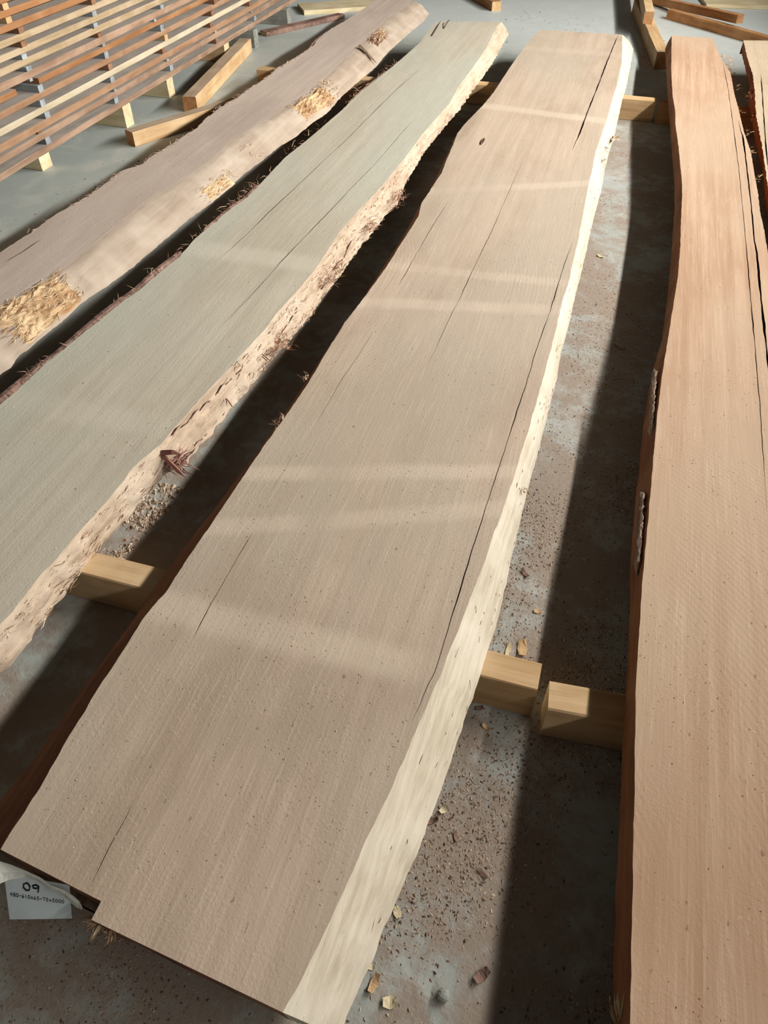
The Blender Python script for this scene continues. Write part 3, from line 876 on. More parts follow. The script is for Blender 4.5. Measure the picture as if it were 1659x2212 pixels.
timber('plank', (a[0], a[1] + .1), (b[0] + .5, b[1] + .2), 0.30, 0.025, 0, M['pine_pale'], M['pine_pale'], 'pale plank on the floor in the top right corner', 'plank', None, 66)


# ------------------------------------------------------------------ fibres, bark, chips
def slivers(name, items, mats, parent=None, label=None, cat=None, kind=None, colours=None):
    """items: (pos, dir, length, width) ; each a thin 4-sided splinter tapering at its tip"""
    V, Fc, cols = [], [], []
    for k, (p, d, L, w) in enumerate(items):
        p, d = Vector(p), Vector(d).normalized()
        s = d.cross(Vector((0, 0, 1)))
        if s.length < 1e-3:
            s = Vector((1, 0, 0))
        s.normalize()
        u = s.cross(d)
        i = len(V)
        bend = u * (L * 0.12 * math.sin(k * 2.3))
        V += [p - s * w / 2, p + u * w * 0.4, p + s * w / 2, p + d * L * 0.55 - s * w * 0.45 + bend, p + d * L * 0.55 + u * w * 0.4 + bend, p + d * L * 0.55 + s * w * 0.45 + bend, p + d * L]
        Fc += [(i, i + 1, i + 4, i + 3), (i + 1, i + 2, i + 5, i + 4), (i + 2, i, i + 3, i + 5), (i + 3, i + 4, i + 6), (i + 4, i + 5, i + 6), (i + 5, i + 3, i + 6), (i, i + 2, i + 1)]
        if colours is not None:
            cols += [colours[k % len(colours)]] * 7
    if parent is not None:
        o = parent.location
        V = [v - o for v in V]
    ob = mesh_obj(name, V, Fc, mats, parent)
    if colours is not None:
        at_ = ob.data.color_attributes.new('piece_colour', 'FLOAT_COLOR', 'POINT')
        at_.data.foreach_set('color', [c for cc in cols for c in (cc[0], cc[1], cc[2], 1.0)])
    if label:
        tag(ob, label, cat)
    if kind:
        ob['kind'] = kind
    return ob


def crust(name, x_of, y0, y1, z_of, w_of, h_of, mat, parent, n=140, m=7, rough=0.006, seed=0):
    """rough strip of bark along Y: half-tube with torn, noisy relief"""
    V, Fc = [], []
    o = parent.location
    for i in range(n + 1):
        s = i / n
        y = y0 + (y1 - y0) * s
        t = max(0.05, min(1.0, 9 * s, 9 * (1 - s)))
        w, h = w_of(y) * t, h_of(y) * t
        x, z = x_of(y), z_of(y)
        for j in range(m):
            a = math.pi * j / (m - 1)
            r = rough * (n3(y * 40, j * 1.3, seed) + 0.7 * n3(y * 130, j * 2.1, seed + 3))
            V.append((x - math.cos(a) * w / 2 + r - o[0], y - o[1], z + math.sin(a) * h + r * (0.8 if 0 < j < m - 1 else 0) - o[2]))
    for i in range(n):
        for j in range(m - 1):
            a = i * m + j
            Fc.append((a, a + m, a + m + 1, a + 1))
        a = i * m
        Fc.append((a, a + m - 1, a + 2 * m - 1, a + m))
    Fc.append(tuple(range(m)))
    Fc.append(tuple(reversed(range(n * m, n * m + m))))
    return mesh_obj(name, V, Fc, mat, parent)


CB = [lin(*c) for c in ((150, 112, 92), (120, 82, 66), (176, 142, 116), (92, 60, 48), (196, 168, 138))]
CT = [lin(*c) for c in ((206, 178, 138), (184, 148, 106), (226, 204, 168), (150, 110, 78), (132, 92, 64))]


def tuft(pxs, z, n, spread, L, w, dirs, zj=0.01):
    """fibres scattered round a list of photo pixels lying at height z"""
    it = []
    for k in range(n):
        px, py = rnd.choice(pxs)
        p = at(px + rnd.gauss(0, spread), py + rnd.gauss(0, spread), z + rnd.uniform(-zj, zj))
        d = rnd.choice(dirs)
        d = (d[0] + rnd.gauss(0, .35), d[1] + rnd.gauss(0, .35), d[2] + rnd.gauss(0, .2))
        it.append((p, d, L * rnd.uniform(.4, 1.3), w * rnd.uniform(.5, 1.4)))
    return it


DY = [(0, 1, 0), (0, -1, 0), (0.3, 1, 0.1), (0.3, -1, 0.1)]
# left slab: bark strip along its left edge, with fibres
rB = left.root
crust('bark_strip', lambda y: tlB(y) - 0.014, 0.9, 2.12, lambda y: ZT - 0.042, lambda y: 0.050 + 0.010 * n3(y * 3, 1), lambda y: 0.046 + 0.012 * n3(y * 4, 2), M['bark'], rB, 200, 8, 0.007, 1)
crust('bark_strip', lambda y: tlB(y) - 0.006, 2.12, 2.62, lambda y: ZT - 0.026, lambda y: 0.026, lambda y: 0.030, M['bark'], rB, 80, 7, 0.006, 2)
crust('bark_strip', lambda y: tlB(y) - 0.010, 3.55, 4.25, lambda y: ZT - 0.035, lambda y: 0.024, lambda y: 0.032, M['bark'], rB, 80, 7, 0.006, 3)
fib = []
for k in range(520):
    y = rnd.choice([rnd.uniform(0.9, 1.3), rnd.uniform(1.3, 2.6), rnd.uniform(2.35, 2.62), rnd.uniform(2.0, 3.4), rnd.uniform(3.6, 4.4)])
    x = tlB(y) - rnd.uniform(0.0, 0.03)
    fib.append(((x, y, ZT - rnd.uniform(0.0, 0.03)), (rnd.uniform(-1, .2), rnd.choice((-1, 1)) * rnd.uniform(.3, 1.5), rnd.uniform(-.3, .6)), rnd.uniform(.012, .05), rnd.uniform(.0012, .003)))
slivers('bark_fibres', fib, M['chips'], rB, kind='stuff', colours=CB)
# ragged fibres and bark lumps on the right edge of the left slab
fib = []
for k in range(900):
    y = rnd.choice([rnd.uniform(1.0, 3.2), rnd.uniform(1.4, 1.9), rnd.uniform(1.9, 3.0), rnd.uniform(0.6, 1.1)])
    t = rnd.uniform(0.1, 1.0)
    x = trB(y) + (brB(y) - trB(y)) * t + 0.006
    z = ZT + (ZB - ZT) * t + 0.003
    fib.append(((x, y, z), (rnd.gauss(0.12, .2), rnd.choice((-1, 1)), rnd.gauss(0, .12)), rnd.uniform(.008, .035), rnd.uniform(.001, .0028)))
slivers('edge_fibres', fib, M['chips'], rB, kind='stuff', colours=[lin(*c) for c in ((206, 186, 160), (176, 150, 124), (150, 116, 92), (118, 84, 66), (214, 198, 176))])
fib = tuft([(710, 598), (722, 580), (690, 605)], 0.135, 130, 9, .03, .0022, [(1, .3, .3), (0, 1, .3), (1, -1, .2)]) \
    + tuft([(790, 495), (800, 488)], 0.135, 70, 6, .03, .0022, [(1, .3, .3), (0, 1, .3)]) + tuft([(845, 425), (860, 430)], 0.135, 70, 8, .035, .0022, [(1, .3, .3), (0, 1, .3)]) \
    + tuft([(595, 735), (610, 742), (580, 750)], 0.13, 130, 9, .03, .0024, [(1, -.2, .2), (0, 1, .1), (0, -1, .1)])
slivers('bark_tuft', fib, M['chips'], rB, kind='stuff', colours=[lin(*c) for c in ((176, 132, 104), (150, 104, 80), (198, 160, 132), (122, 80, 60))])
# splintered bark stub on the left slab's near edge
stub = [(at(352, 985, 0.15), (1, -.55, -.1), 0.10, .012), (at(350, 978, 0.155), (1, .1, .05), 0.05, .020), (at(360, 990, 0.14), (1, -.6, -.05), 0.085, .009), (at(345, 975, 0.15), (.6, 1, .1), 0.05, .010), (at(350, 985, 0.14), (.8, -.3, -.4), 0.05, .012)]
fibs = tuft([(355, 985), (370, 995), (385, 1000)], 0.13, 120, 9, .04, .003, [(1, -.5, 0), (.5, .5, .2), (.3, 1, 0)])
slivers('bark_splinters', stub + fibs, M['chips'], rB, kind='stuff', colours=[lin(*c) for c in ((150, 104, 92), (122, 80, 70), (176, 136, 120), (96, 62, 54))])
tw = [(at(566, 765, .14), (1, -.6, -.1), .055, .003), (at(566, 770, .14), (1, -.9, 0), .05, .003), (at(490, 862, .14), (1, -.8, 0), .05, .003), (at(488, 860, .14), (.6, -1, 0), .04, .003)]
slivers('bark_twig', tw, M['chips'], rB, colours=[lin(110, 72, 60)], kind='stuff')
fis = []
for (pa_, pb_, nn) in (((352, 962), (520, 785), 9), ((575, 735), (645, 645), 5), ((360, 985), (455, 905), 5), ((300, 1060), (345, 1005), 3), ((690, 600), (760, 500), 4)):
    for q in range(nn):
        t = q / nn
        p_ = at(pa_[0] + (pb_[0] - pa_[0]) * t, pa_[1] + (pb_[1] - pa_[1]) * t, 0.164)
        q_ = at(pa_[0] + (pb_[0] - pa_[0]) * (t + 1.25 / nn), pa_[1] + (pb_[1] - pa_[1]) * (t + 1.25 / nn), 0.164)
        y_ = float(p_[1])
        x_ = min(max(p_[0], trB(y_) + 0.003), brB(y_) - 0.004)
        f_ = max(0.0, (x_ - trB(y_)) / max(0.01, brB(y_) - trB(y_)))
        z_ = ZT + (ZB - ZT) * f_ ** 1.15 + 0.0045
        fis.append(((x_ + 0.006 * math.sin(math.pi * min(1, f_)), y_, z_), (float(q_[0] - p_[0]) * 0.5, float(q_[1] - p_[1]), 0), float(np.linalg.norm(q_ - p_)), 0.0042))
slivers('bark_fissure', fis, M['chips'], rB, kind='stuff', colours=[lin(70, 44, 36), lin(96, 62, 50)])
# white fibre tuft near the left border
fib = tuft([(15, 1340), (25, 1325), (5, 1360), (40, 1318)], 0.15, 160, 8, .018, .002, [(1, 1, .2), (0, 1, .2), (1, -1, .2)])
slivers('edge_tuft', fib, M['chips'], rB, kind='stuff', colours=[lin(*c) for c in ((220, 204, 180), (196, 170, 140), (170, 136, 104))])

# far left slab: bark patches on the rounded edge
rA = farleft.root


def wane_pt(y, t):
    x = trA(y) + (brA(y) - trA(y)) * t
    z = ZT + (ZB - ZT) * t ** 1.7
    return Vector((x, y, z))


def bark_patch(name, y0, y1, t0, t1, thick, mat, seed, ny=50, nt=14):
    V, Fc = [], []
    o = rA.location
    for i in range(ny + 1):
        for j in range(nt + 1):
            s, q = i / ny, j / nt
            e = min(s, 1 - s, q, 1 - q)
            y = y0 + (y1 - y0) * (s + 0.06 * n3(q * 5, seed))
            t = t0 + (t1 - t0) * (q + 0.18 * n3(s * 4, seed + 2) * (1 - q))
            p = wane_pt(y, min(1.02, max(0.02, t)))
            r = n3(y * 18, q * 14, seed) + 0.6 * n3(y * 60, q * 40, seed)
            hgt = -0.004 + thick * min(1, e * 8) * (0.75 + 0.6 * r)
            p = p + Vector((0.55, 0, 0.83)) * hgt
            V.append((p.x - o[0], p.y - o[1], p.z - o[2]))
    for i in range(ny):
        for j in range(nt):
            a = i * (nt + 1) + j
            Fc.append((a, a + 1, a + nt + 2, a + nt + 1)[::-1])
    ob = mesh_obj(name, V, Fc, mat, rA)
    return ob


yy = lambda px, py, z=0.14: float(at(px, py, z)[1])
pa = bark_patch('bark_patch', yy(0, 720), yy(190, 620), 0.10, 0.98, 0.016, M['bark_tan'], 1)
bark_patch('bark_patch', yy(640, 250), yy(720, 200), 0.15, 0.9, 0.022, M['bark_tan'], 2)
bark_patch('bark_patch', yy(790, 100), yy(850, 80), 0.1, 0.6, 0.014, M['bark'], 3)
bark_patch('bark_patch', yy(455, 420), yy(525, 375), 0.62, 1.0, 0.010, M['bark_tan'], 4)


def patch_fibres(y0, y1, t0, t1, n, L, w, off=0.012):
    it = []
    for k in range(n):
        y, t = rnd.uniform(y0, y1), rnd.uniform(t0, t1)
        p = wane_pt(y, t) + Vector((0.55, 0, 0.83)) * rnd.uniform(0.3, 1.0) * off
        it.append((p, (rnd.gauss(.2, .4), rnd.choice((-1, 1)), rnd.gauss(0.05, .25)), L * rnd.uniform(.4, 1.3), w * rnd.uniform(.6, 1.4)))
    return it


slivers('bark_fibres', patch_fibres(yy(0, 730), yy(190, 620), .08, .95, 330, .035, .0022) + patch_fibres(yy(640, 250), yy(730, 190), .1, .9, 240, .03, .0026, .02)
        + patch_fibres(yy(785, 100), yy(850, 80), .1, .6, 160, .045, .003) + patch_fibres(yy(455, 420), yy(530, 370), .55, 1, 90, .025, .002)
        + patch_fibres(yy(520, 330), yy(575, 320), .3, 1, 24, .03, .002, .004), M['chips'], rA, kind='stuff', colours=CT)
# little ragged shreds along the left arris
fib = []
for k in range(420):
    y = rnd.choice([rnd.uniform(1.7, 4.8), rnd.uniform(2.2, 3.0), rnd.uniform(3.3, 4.3)])
    fib.append(((tlA(y) + rnd.uniform(-.004, .015), y, ZT + rnd.uniform(-.01, .004)), (rnd.uniform(-1, .3), rnd.choice((-1, 1)) * rnd.uniform(.4, 1.6), rnd.uniform(-.2, .3)), rnd.uniform(.008, .035), rnd.uniform(.001, .003)))
slivers('edge_shreds', fib, M['chips'], rA, kind='stuff', colours=[lin(*c) for c in ((196, 176, 154), (170, 146, 124), (140, 110, 92))])
crust('bark_strip', lambda y: tlA(y) - 0.004, 3.9, 4.95, lambda y: ZT - 0.035, lambda y: 0.024, lambda y: 0.036, M['bark'], rA, 120, 7, 0.006, 8)
# bark tongue standing off the edge near the far bearer
slivers('bark_splinters', [(wane_pt(yy(790, 118), 0.1) + Vector((0, 0, .012)), (1, -.55, -.5), .16, .026), (wane_pt(yy(793, 120), 0.15) + Vector((0, 0, .01)), (1, -.6, -.45), .13, .012)], M['chips'], rA, kind='stuff', colours=[lin(132, 108, 86), lin(176, 156, 130)])

# right slab: two loose bark strips on the left face
rD = right.root
for (p0, p1, w) in (((1412, 800), (1404, 958), .011), ((1385, 1062), (1374, 1250), .010)):
    ya, yb2 = float(at(*p0, 0.14)[1]), float(at(*p1, 0.14)[1])
    xa, xb = float(at(*p0, 0.14)[0]), float(at(*p1, 0.14)[0])
    crust('bark_strip', (lambda xa, xb, ya, yb2: lambda y: xa + (xb - xa) * (y - ya) / (yb2 - ya))(xa, xb, ya, yb2), yb2, ya, lambda y: 0.146, lambda y: 0.013 + 0.006 * n3(y * 12, 3), lambda y: 0.016, M['bark_grey'], rD, 90, 7, 0.004, 11)
fib = tuft([(1343, 2196), (1352, 2185), (1335, 2205)], 0.13, 50, 4, .03, .004, [(0, 1, .3), (.2, 1, .2)]) + tuft([(1612, 285), (1622, 330), (1600, 240), (1635, 385), (1590, 190)], 0.16, 40, 4, .018, .002, [(1, 0, .1), (1, .5, .1)])
slivers('bark_splinters', fib, M['chips'], rD, kind='stuff', colours=CT)
fib = tuft([(1628, 195), (1622, 210), (1632, 250)], 0.15, 90, 4, .03, .003, [(0, 1, 0), (0, -1, 0)])
slivers('bark_splinters', fib, M['chips'], right2.root, kind='stuff', colours=[lin(150, 88, 50), lin(176, 116, 70), lin(110, 64, 38)])
# centre slab: knot scar on the live edge, splinters, dark fibre flecks
rC = centre.root
fib = []
for k in range(170):
    y = rnd.uniform(0.25, 5.0)
    t = rnd.uniform(.15, .95)
    x = tr(y) + (br(y) - tr(y)) * t + 0.0065 * math.sin(math.pi * t) + 0.0015
    z = ZT + (ZB - ZT) * t ** 1.15 + 0.0005
    fib.append(((x, y, z), (rnd.gauss(.05, .12), rnd.choice((-1, 1)), rnd.gauss(0, .15)), rnd.uniform(.006, .028), rnd.uniform(.0008, .0016)))
slivers('edge_flecks', fib, M['chips'], rC, kind='stuff', colours=[lin(150, 120, 92), lin(110, 84, 64), lin(176, 150, 120)])
slivers('knot_scar', tuft([(1296, 318), (1299, 345), (1293, 330)], 0.135, 60, 4, .035, .004, [(0, -1, 0), (.2, -1, 0)]) + tuft([(1322, 305), (1326, 300)], .13, 14, 2, .05, .006, [(.4, 1, .1)])
        + tuft([(1116, 1052), (1128, 1058)], .135, 40, 4, .014, .0018, [(1, -.4, 0), (.6, -1, 0)]), M['chips'], rC, kind='stuff', colours=[lin(150, 110, 74), lin(112, 78, 52), lin(196, 166, 128), lin(222, 204, 176)])
slivers('edge_shreds', tuft([(610, 905), (598, 918), (660, 818)], .165, 40, 4, .018, .002, [(-1, .2, .1), (-.6, 1, 0)]) + tuft([(206, 1992), (216, 1998), (240, 2010)], .15, 50, 5, .018, .0025, [(-1, -.3, 0), (0, -1, -.2)]), M['chips'], rC, kind='stuff', colours=[lin(206, 180, 150), lin(170, 130, 100)])

# knot hole on the centre slab near (1042,305)
V, Fc = [], []
kc = at(1042, 306, ZT)
o = rC.location
for r_, z_ in ((1.0, 0.0012), (0.72, 0.004), (0.45, 0.0022), (0.0, 0.0008)):
    for k in range(14):
        a = 2 * math.pi * k / 14
        V.append((kc[0] + math.cos(a) * 0.007 * r_ * (1 + .2 * n3(k, r_)) - o[0], kc[1] + math.sin(a) * 0.045 * r_ - o[1], ZT + z_ - o[2]))
for q in range(3):
    for k in range(14):
        k2 = (k + 1) % 14
        Fc.append((q * 14 + k, q * 14 + k2, q * 14 + 14 + k2, q * 14 + 14 + k))
mesh_obj('knot', V, Fc, M['knot'], rC)['label'] = 'small dark knot'

slivers('end_check', [(at(932, 78, ZT + .0006), tuple(at(955, 40, ZT) - at(932, 78, ZT)), 0.40, 0.010), (at(958, 62, ZT + .0006), tuple(at(978, 43, ZT) - at(958, 62, ZT)), 0.22, 0.007)], M['chips'], rB, kind='stuff', colours=[lin(74, 58, 46)])
# fencing staple left in the left slab
sc_ = at(514, 789, 0.168)
V, Fc = [], []
for q, t in enumerate(np.linspace(0, 1, 9)):
    c_ = np.array([sc_[0] - .008 + 0.016 * t, sc_[1] - .002 * t, sc_[2] + 0.012 * math.sin(math.pi * t)]) - np.array(rB.location)
    for e in range(6):
        an = e * math.pi / 3
        V.append(c_ + np.array([-math.cos(math.pi * t) * 0.0011 * math.sin(an) * 0.6, 0.0011 * math.cos(an), 0.0011 * math.sin(an)]))
for q in range(8):
    for e in range(6):
        e2 = (e + 1) % 6
        Fc.append((q * 6 + e, q * 6 + e2, q * 6 + 6 + e2, q * 6 + 6 + e))
so = mesh_obj('staple', V, Fc, M['metal'], rB, smooth=True)
so['label'] = 'small bent metal staple'

# ------------------------------------------------------------------ paper tags on the near end of the centre slab
TL, TR, BR, BL = at(8, 1886, 0.146), at(150, 1912, 0.150), at(155, 1984, 0.098), at(21, 1986, 0.098)


def paper_pt(u, v, off=0.0):
    a = TL + (TR - TL) * u
    b = BL + (BR - BL) * u
    p = a + (b - a) * v
    c = 0.006 * math.sin(math.pi * u) * v           # sheet bows outwards
    p = p + np.array([0, -0.3, 0.95]) * (c + off)
    return p


V, Fc = [], []
nu, nv = 16, 10
for i in range(nu + 1):
    for j in range(nv + 1):
        V.append(paper_pt(i / nu, j / nv))
base = V[0]
Vb = [v + np.array([0, 0.05, -0.12]) * 0.004 for v in V]
n1 = (nu + 1) * (nv + 1)
for i in range(nu):
    for j in range(nv):
        a = i * (nv + 1) + j
        Fc.append((a, a + nv + 1, a + nv + 2, a + 1)[::-1])
        Fc.append((n1 + a, n1 + a + nv + 1, n1 + a + nv + 2, n1 + a + 1))
tagroot = empty('paper_tag', tuple(base))
tag(tagroot, 'white paper tag with handwritten 09 on the near end of the centre slab', 'tag')
mesh_obj('sheet', [v - base for v in V] + [v - base for v in Vb], Fc, M['paper'], tagroot, smooth=True)

GL = {'0': [[(.5, 0), (.1, .25), (.05, .7), (.4, 1), (.8, .9), (.95, .4), (.7, .05), (.5, 0)]],
      '9': [[(.9, .15), (.5, 0), (.1, .2), (.2, .5), (.6, .5), (.9, .2), (.85, .6), (.75, 1)]],
      '4': [[(.5, 0), (.05, .6), (.9, .55)], [(.65, .25), (.55, 1)]],
      '8': [[(.8, .1), (.4, 0), (.25, .25), (.7, .6), (.75, .9), (.35, 1), (.2, .75), (.65, .35), (.8, .1)]],
      '6': [[(.7, 0), (.25, .4), (.15, .85), (.5, 1), (.8, .8), (.6, .55), (.2, .7)]],
      '1': [[(.45, 0), (.4, 1)]],
      '5': [[(.85, 0), (.3, .05), (.25, .45), (.7, .45), (.8, .8), (.5, 1), (.15, .95)]],
      '7': [[(.1, .05), (.85, 0), (.45, 1)]],
      'x': [[(.15, .3), (.85, .95)], [(.85, .3), (.15, .95)]],
      '-': [[(.1, .55), (.9, .5)]]}


def write(text, u0, v0, cw, ch, lw, parent, slope=0.0):
    V, Fc = [], []
    for k, ch_ in enumerate(text):
        for st_ in GL[ch_]:
            for (x0, y0), (x1, y1) in zip(st_[:-1], st_[1:]):
                for s_ in range(2):
                    pa_ = (x0 + (x1 - x0) * s_ / 2, y0 + (y1 - y0) * s_ / 2)
                    pb_ = (x0 + (x1 - x0) * (s_ + 1) / 2, y0 + (y1 - y0) * (s_ + 1) / 2)
                    q = []
                    for (xx, yy_) in (pa_, pb_):
                        u = u0 + (k + xx * 0.82) * cw
                        v = v0 + yy_ * ch + slope * (k + xx)
                        q.append(paper_pt(u, v, 0.0007))
                    d = q[1] - q[0]
                    ln = np.linalg.norm(d)
                    nrm_ = np.array([0, -0.3, 0.95])
                    s3 = np.cross(d / max(ln, 1e-9), nrm_) * lw / 2
                    e = d / max(ln, 1e-9) * lw * 0.3
                    i = len(V)
                    V.extend([q[0] - s3 - e - base, q[0] + s3 - e - base, q[1] + s3 + e - base, q[1] - s3 + e - base])
                    Fc.append((i, i + 1, i + 2, i + 3))
    return mesh_obj('handwriting', V, Fc, M['ink'], parent)


write('09', 0.29, 0.13, 0.14, 0.18, 0.0024, tagroot, 0.01)['label'] = 'large handwritten 09'
write('480-610x65-75x5000', 0.07, 0.40, 0.047, 0.085, 0.0009, tagroot, 0.004)['label'] = 'small handwritten dimensions 480-610x65-75x5000'
# older torn label stuck behind it
outline_top = [(-40, 1868), (0, 1862), (22, 1866), (52, 1880), (86, 1896), (112, 1912), (140, 1924), (160, 1938), (171, 1946), (178, 1962)]
outline_bot = [(-40, 1915), (0, 1908), (20, 1902), (56, 1893), (84, 1906), (112, 1924), (140, 1938), (155, 1952), (166, 1960), (176, 1966)]
V, Fc = [], []
for k, (pt_, pb_) in enumerate(zip(outline_top, outline_bot)):
    V.append(at(pt_[0], pt_[1] + 1.5 * math.sin(k * 4.1), 0.158))
    mid_ = at((pt_[0] + pb_[0]) / 2, (pt_[1] + pb_[1]) / 2, 0.156)
    V.append(mid_)
    V.append(at(pb_[0], pb_[1] + 2.0 * math.sin(k * 2.7), 0.150))
base2 = V[0]
for k in range(len(outline_top) - 1):
    for j in range(2):
        a = k * 3 + j
        Fc.append((a, a + 1, a + 4, a + 3))
n1 = len(V)
V2 = [v + np.array([0, 0.0004, -0.0006]) for v in V]
Fc += [tuple(q + n1 for q in reversed(f)) for f in Fc]
tl_ = mesh_obj('torn_label', [v - base2 for v in V + V2], Fc, M['paper_old'], None)
tl_.location = tuple(base2)
tag(tl_, 'torn strip of an older white paper label above the written tag', 'paper')

# ------------------------------------------------------------------ sawdust and chips
CS = [lin(*c) for c in ((168, 146, 126), (146, 122, 104), (196, 176, 154), (124, 102, 86), (180, 156, 130), (100, 82, 70), (156, 134, 116))]


def flakes(name, pts, label, colours, smin, smax, zoff=0.0, flat=0.35):
    """tiny tetrahedral grains/curls lying on a surface"""
    V, Fc, cols = [], [], []
    for k, (x, y, z) in enumerate(pts):
        L = smin + (smax - smin) * rnd.random() ** 3
        w = L * rnd.uniform(.25, .7)
        a = rnd.uniform(0, 6.283)
        c, s = math.cos(a), math.sin(a)
        h = w * flat * rnd.uniform(.6, 1.8)
        i = len(V)
        V += [(x - c * L / 2, y - s * L / 2, z + zoff), (x - s * w / 2, y + c * w / 2, z + zoff), (x + c * L / 2, y + s * L / 2, z + zoff + h * rnd.uniform(0, 1)), (x + s * w / 2, y - c * w / 2, z + zoff), (x, y, z + zoff + h)]
        Fc += [(i, i + 4, i + 1), (i + 1, i + 4, i + 2), (i + 2, i + 4, i + 3), (i + 3, i + 4, i)]
        cols += [rnd.choice(colours)] * 5
    ob = mesh_obj(name, V, [f[::-1] for f in Fc], M['chips'])
    at_ = ob.data.color_attributes.new('piece_colour', 'FLOAT_COLOR', 'POINT')
    at_.data.foreach_set('color', [c for cc in cols for c in (cc[0], cc[1], cc[2], 1.0)])
    tag(ob, label, 'sawdust', kind='stuff')
    return ob


def scatter(n, x0, x1, y0, y1, z, dens=None):
    out = []
    while len(out) < n:
        x = x0(0) + (x1(0) - x0(0)) * rnd.random() if callable(x0) and False else None
        y = rnd.uniform(y0, y1)
        a, b = (x0(y) if callable(x0) else x0), (x1(y) if callable(x1) else x1)
        x = rnd.uniform(a, b)
        if dens is None or rnd.random() < dens(x, y):
            out.append((x, y, z))
    return out


CD = [lin(*c) for c in ((110, 92, 78), (80, 66, 56), (150, 128, 108))]
dn = lambda x, y: max(0.06, min(1, 0.45 + 1.5 * n3(x * 4, y * 3, 2.0)))
flakes('floor_sawdust', scatter(42000, lambda y: br(y) - .06, lambda y: blD(y) + 0.05, -0.05, 3.3, 0.0, lambda x, y: dn(x, y) * (1.0 if y < 1.6 else 0.35))
       + scatter(3500, lambda y: br(y) - .05, lambda y: blD(y), 3.3, 5.3, 0.0, dn),
       'brown sawdust grains strewn on the floor between centre and right slab', CS, 0.0012, 0.0085)
flakes('floor_sawdust', scatter(14000, -1.0, -0.1, -0.25, 0.20, 0.0, dn), 'brown sawdust grains on the floor before the near end of the centre slab', CS, 0.0012, 0.0065)
flakes('wood_shavings', scatter(1300, lambda y: -0.99 + 0.12 * (y - .86) , lambda y: -0.895 + 0.12 * (y - .86), 0.83, 1.13, 0.0, lambda x, y: max(0.02, min(1, 0.5 + 2 * n3(x * 12, y * 9, 5)))),
       'heap of pale shavings on the floor between left and centre slab', [lin(*c) for c in ((196, 178, 158), (168, 146, 126), (150, 126, 106), (186, 168, 148))], 0.006, 0.018, 0.0, 0.5)
flakes('floor_sawdust', scatter(500, lambda y: brA(y) - .02, lambda y: tlB(y) + .02, 1.2, 5.4, 0.0, dn),
       'sparse dark crumbs on the floor between the two left slabs', CD, 0.004, 0.018)
flakes('floor_crumbs', scatter(160, -2.30, -1.88, 2.2, 3.1, 0.0), 'few dark crumbs on the bare floor below the board stack', CD, 0.004, 0.014)
flakes('floor_crumbs', scatter(220, -1.0, -0.25, 5.6, 6.6, 0.0), 'sparse dark crumbs on the bare floor behind the centre slab', CD, 0.004, 0.018)
flakes('floor_sawdust', scatter(900, 0.43, 0.62, 5.02, 5.75, 0.0) + scatter(700, 0.05, 0.2, 5.3, 6.0, 0.0), 'orange sawdust on the floor at the far end of the right slabs', [lin(*c) for c in ((222, 170, 130), (196, 140, 102), (236, 200, 164))], 0.005, 0.022)
flakes('slab_sawdust', scatter(4200, lambda y: tl(y) + .01, lambda y: tr(y) - .005, 0.24, 2.4, ZT + .0002, lambda x, y: dn(x, y) * (1 if y < 1.0 else .35)),
       'fine pale sawdust specks on top of the centre slab', [lin(*c) for c in ((206, 188, 164), (192, 172, 148), (176, 156, 134), (146, 124, 104))], 0.001, 0.0042)
flakes('slab_sawdust', scatter(1800, lambda y: tlD(y) + .01, lambda y: tlD(y) + .26, 0.1, 2.0, ZT + .0002, dn), 'fine sawdust specks on top of the right slab', [lin(*c) for c in ((216, 188, 160), (196, 162, 132), (164, 128, 100))], 0.001, 0.0042)
flakes('slab_sawdust', scatter(700, lambda y: tlB(y) + .01, lambda y: trB(y) - .01, 0.5, 4.5, ZT + .0002, dn), 'few dark crumbs on top of the grey-green slab', [lin(*c) for c in ((138, 122, 104), (206, 198, 176))], 0.0012, 0.005)


def chip(px, py, z, L, w, col, label, rz=None, curl=0.4, seed=0):
    """single curled wood chip"""
    V, Fc = [], []
    nx_, ny_ = 6, 4
    th = 0.0015
    for side in (0, 1):
        for i in range(nx_ + 1):
            for j in range(ny_ + 1):
                x, y = (i / nx_ - .5) * L, (j / ny_ - .5) * w * (1 - .35 * abs(i / nx_ - .5) * 2 + .12 * n3(i, j, seed))
                zz = curl * L * ((i / nx_ - .5) ** 2) * 2 + .15 * w * abs(n3(i * .7, j * .9, seed)) + th * side
                V.append((x + .05 * L * n3(j, seed, i), y, zz))
    n = (nx_ + 1) * (ny_ + 1)
    for i in range(nx_):
        for j in range(ny_):
            a = i * (ny_ + 1) + j
            Fc.append((a, a + 1, a + ny_ + 2, a + ny_ + 1))
            Fc.append((n + a, n + a + ny_ + 1, n + a + ny_ + 2, n + a + 1))
    for i in range(nx_):
        for j in (0, ny_):
            a, b = i * (ny_ + 1) + j, (i + 1) * (ny_ + 1) + j
            Fc.append((a, b, n + b, n + a) if j == 0 else (b, a, n + a, n + b))
    for j in range(ny_):
        for i in (0, nx_):
            a, b = i * (ny_ + 1) + j, i * (ny_ + 1) + j + 1
            Fc.append((b, a, n + a, n + b) if i == 0 else (a, b, n + b, n + a))
    o_ = mesh_obj('wood_chip', V, Fc, M[col])
    p = at(px, py, z)
    o_.location = tuple(p)
    o_.rotation_euler = (0, 0, rz if rz is not None else rnd.uniform(0, 6.28))
    tag(o_, label, 'wood chip', 'wood chips on the floor')


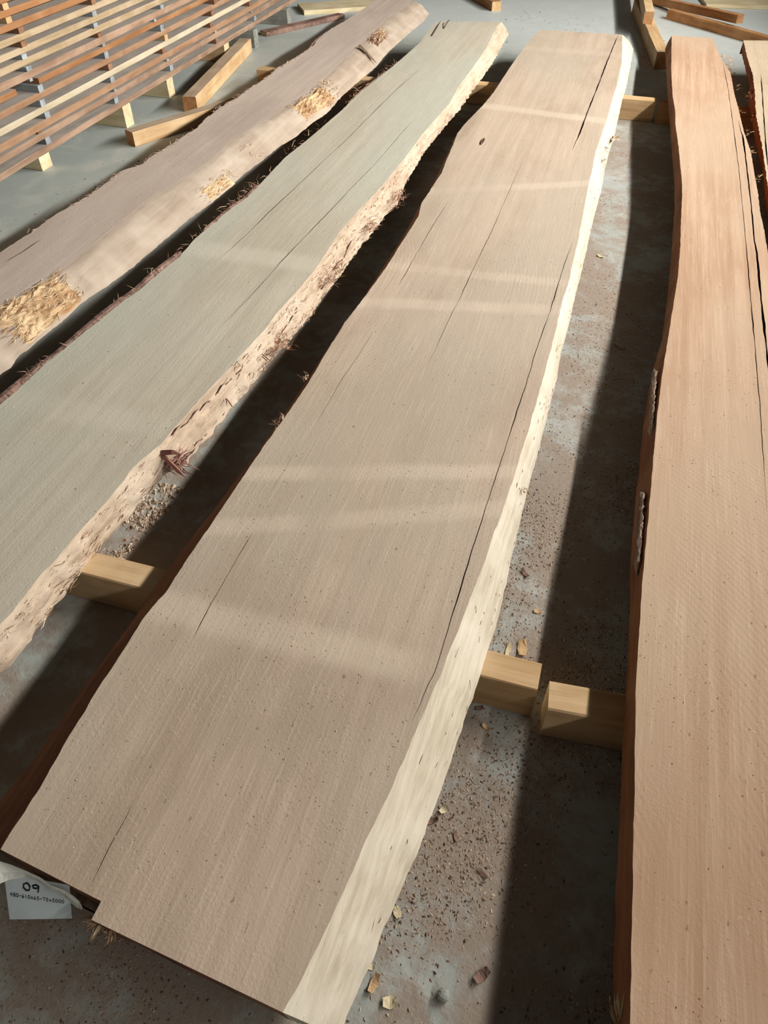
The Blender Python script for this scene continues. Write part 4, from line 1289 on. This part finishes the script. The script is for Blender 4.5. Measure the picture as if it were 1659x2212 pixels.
chips_ = [(958, 1750, .022, .014, 'pine_pale', 'pale wood chip on the floor beside the centre slab, upper of the bright ones', 1.0),
          (932, 1775, .030, .012, 'bark', 'reddish bark chip tucked against the centre slab edge on the floor', .6),
          (858, 1972, .022, .016, 'pine_pale', 'curled cream chip on the floor against the centre slab edge', 2.2),
          (803, 2090, .012, .010, 'pine_pale', 'tiny white chip close to the near end of the centre slab', .4),
          (808, 2125, .034, .016, 'pine', 'tan chip lump near the near end of the centre slab', 1.4),
          (842, 2166, .026, .022, 'pine_pale', 'flat angular pale chip near the bottom edge on dusty floor', .3),
          (1042, 1888, .026, .010, 'bark', 'brown bark chip at the middle of the dusty floor strip', 2.6),
          (1040, 2108, .034, .020, 'bark', 'dark chip clump at the edge of the right slab shadow', .9),
          (985, 1808, .022, .010, 'bark', 'small hooked bark shred in the dusty strip', 2.0),
          (1128, 1402, .050, .026, 'pine', 'large curled tan chip behind the near bearer end', 1.7),
          (1098, 1405, .040, .014, 'pine_pale', 'upright pale chip pair behind the near bearer end', 1.5),
          (1162, 1322, .022, .014, 'pine', 'small brown chip behind the near bearer on grey floor', .2),
          (1134, 1240, .034, .014, 'bark', 'dark bark chip alone on the floor right of the centre slab', 2.3),
          (1050, 1572, .022, .012, 'pine', 'orange chip on the floor just before the near bearer', 2.7),
          (1036, 1530, .020, .012, 'bark', 'black bark crumb at the foot of the near bearer', .5),
          (1297, 555, .034, .018, 'pine_pale', 'pale chip on the floor strip near its middle', 2.6),
          (1337, 752, .050, .014, 'bark', 'long bark chip lying where the right slab shadow starts', 2.8)]
for k, (px, py, L, w, mt_, lab, rz) in enumerate(chips_):
    chip(px, py, 0.0, L * .8, w * .8, mt_, lab, rz, rnd.uniform(.2, .5), k)
# pebble
V, Fc = [], []
bmm = bmesh.new()
bmesh.ops.create_icosphere(bmm, subdivisions=2, radius=0.010)
for v in bmm.verts:
    v.co *= 1 + .18 * n3(v.co.x * 120, v.co.y * 120, v.co.z * 120)
    v.co.z = v.co.z * .75 + .0072
me = bpy.data.meshes.new('pebble')
bmm.to_mesh(me)
bmm.free()
me.materials.append(M['grey_timber'])
po = bpy.data.objects.new('pebble', me)
C.objects.link(po)
po.location = tuple(at(957, 2153, 0))
tag(po, 'small round grey pebble on the dusty floor near the bottom edge', 'pebble')
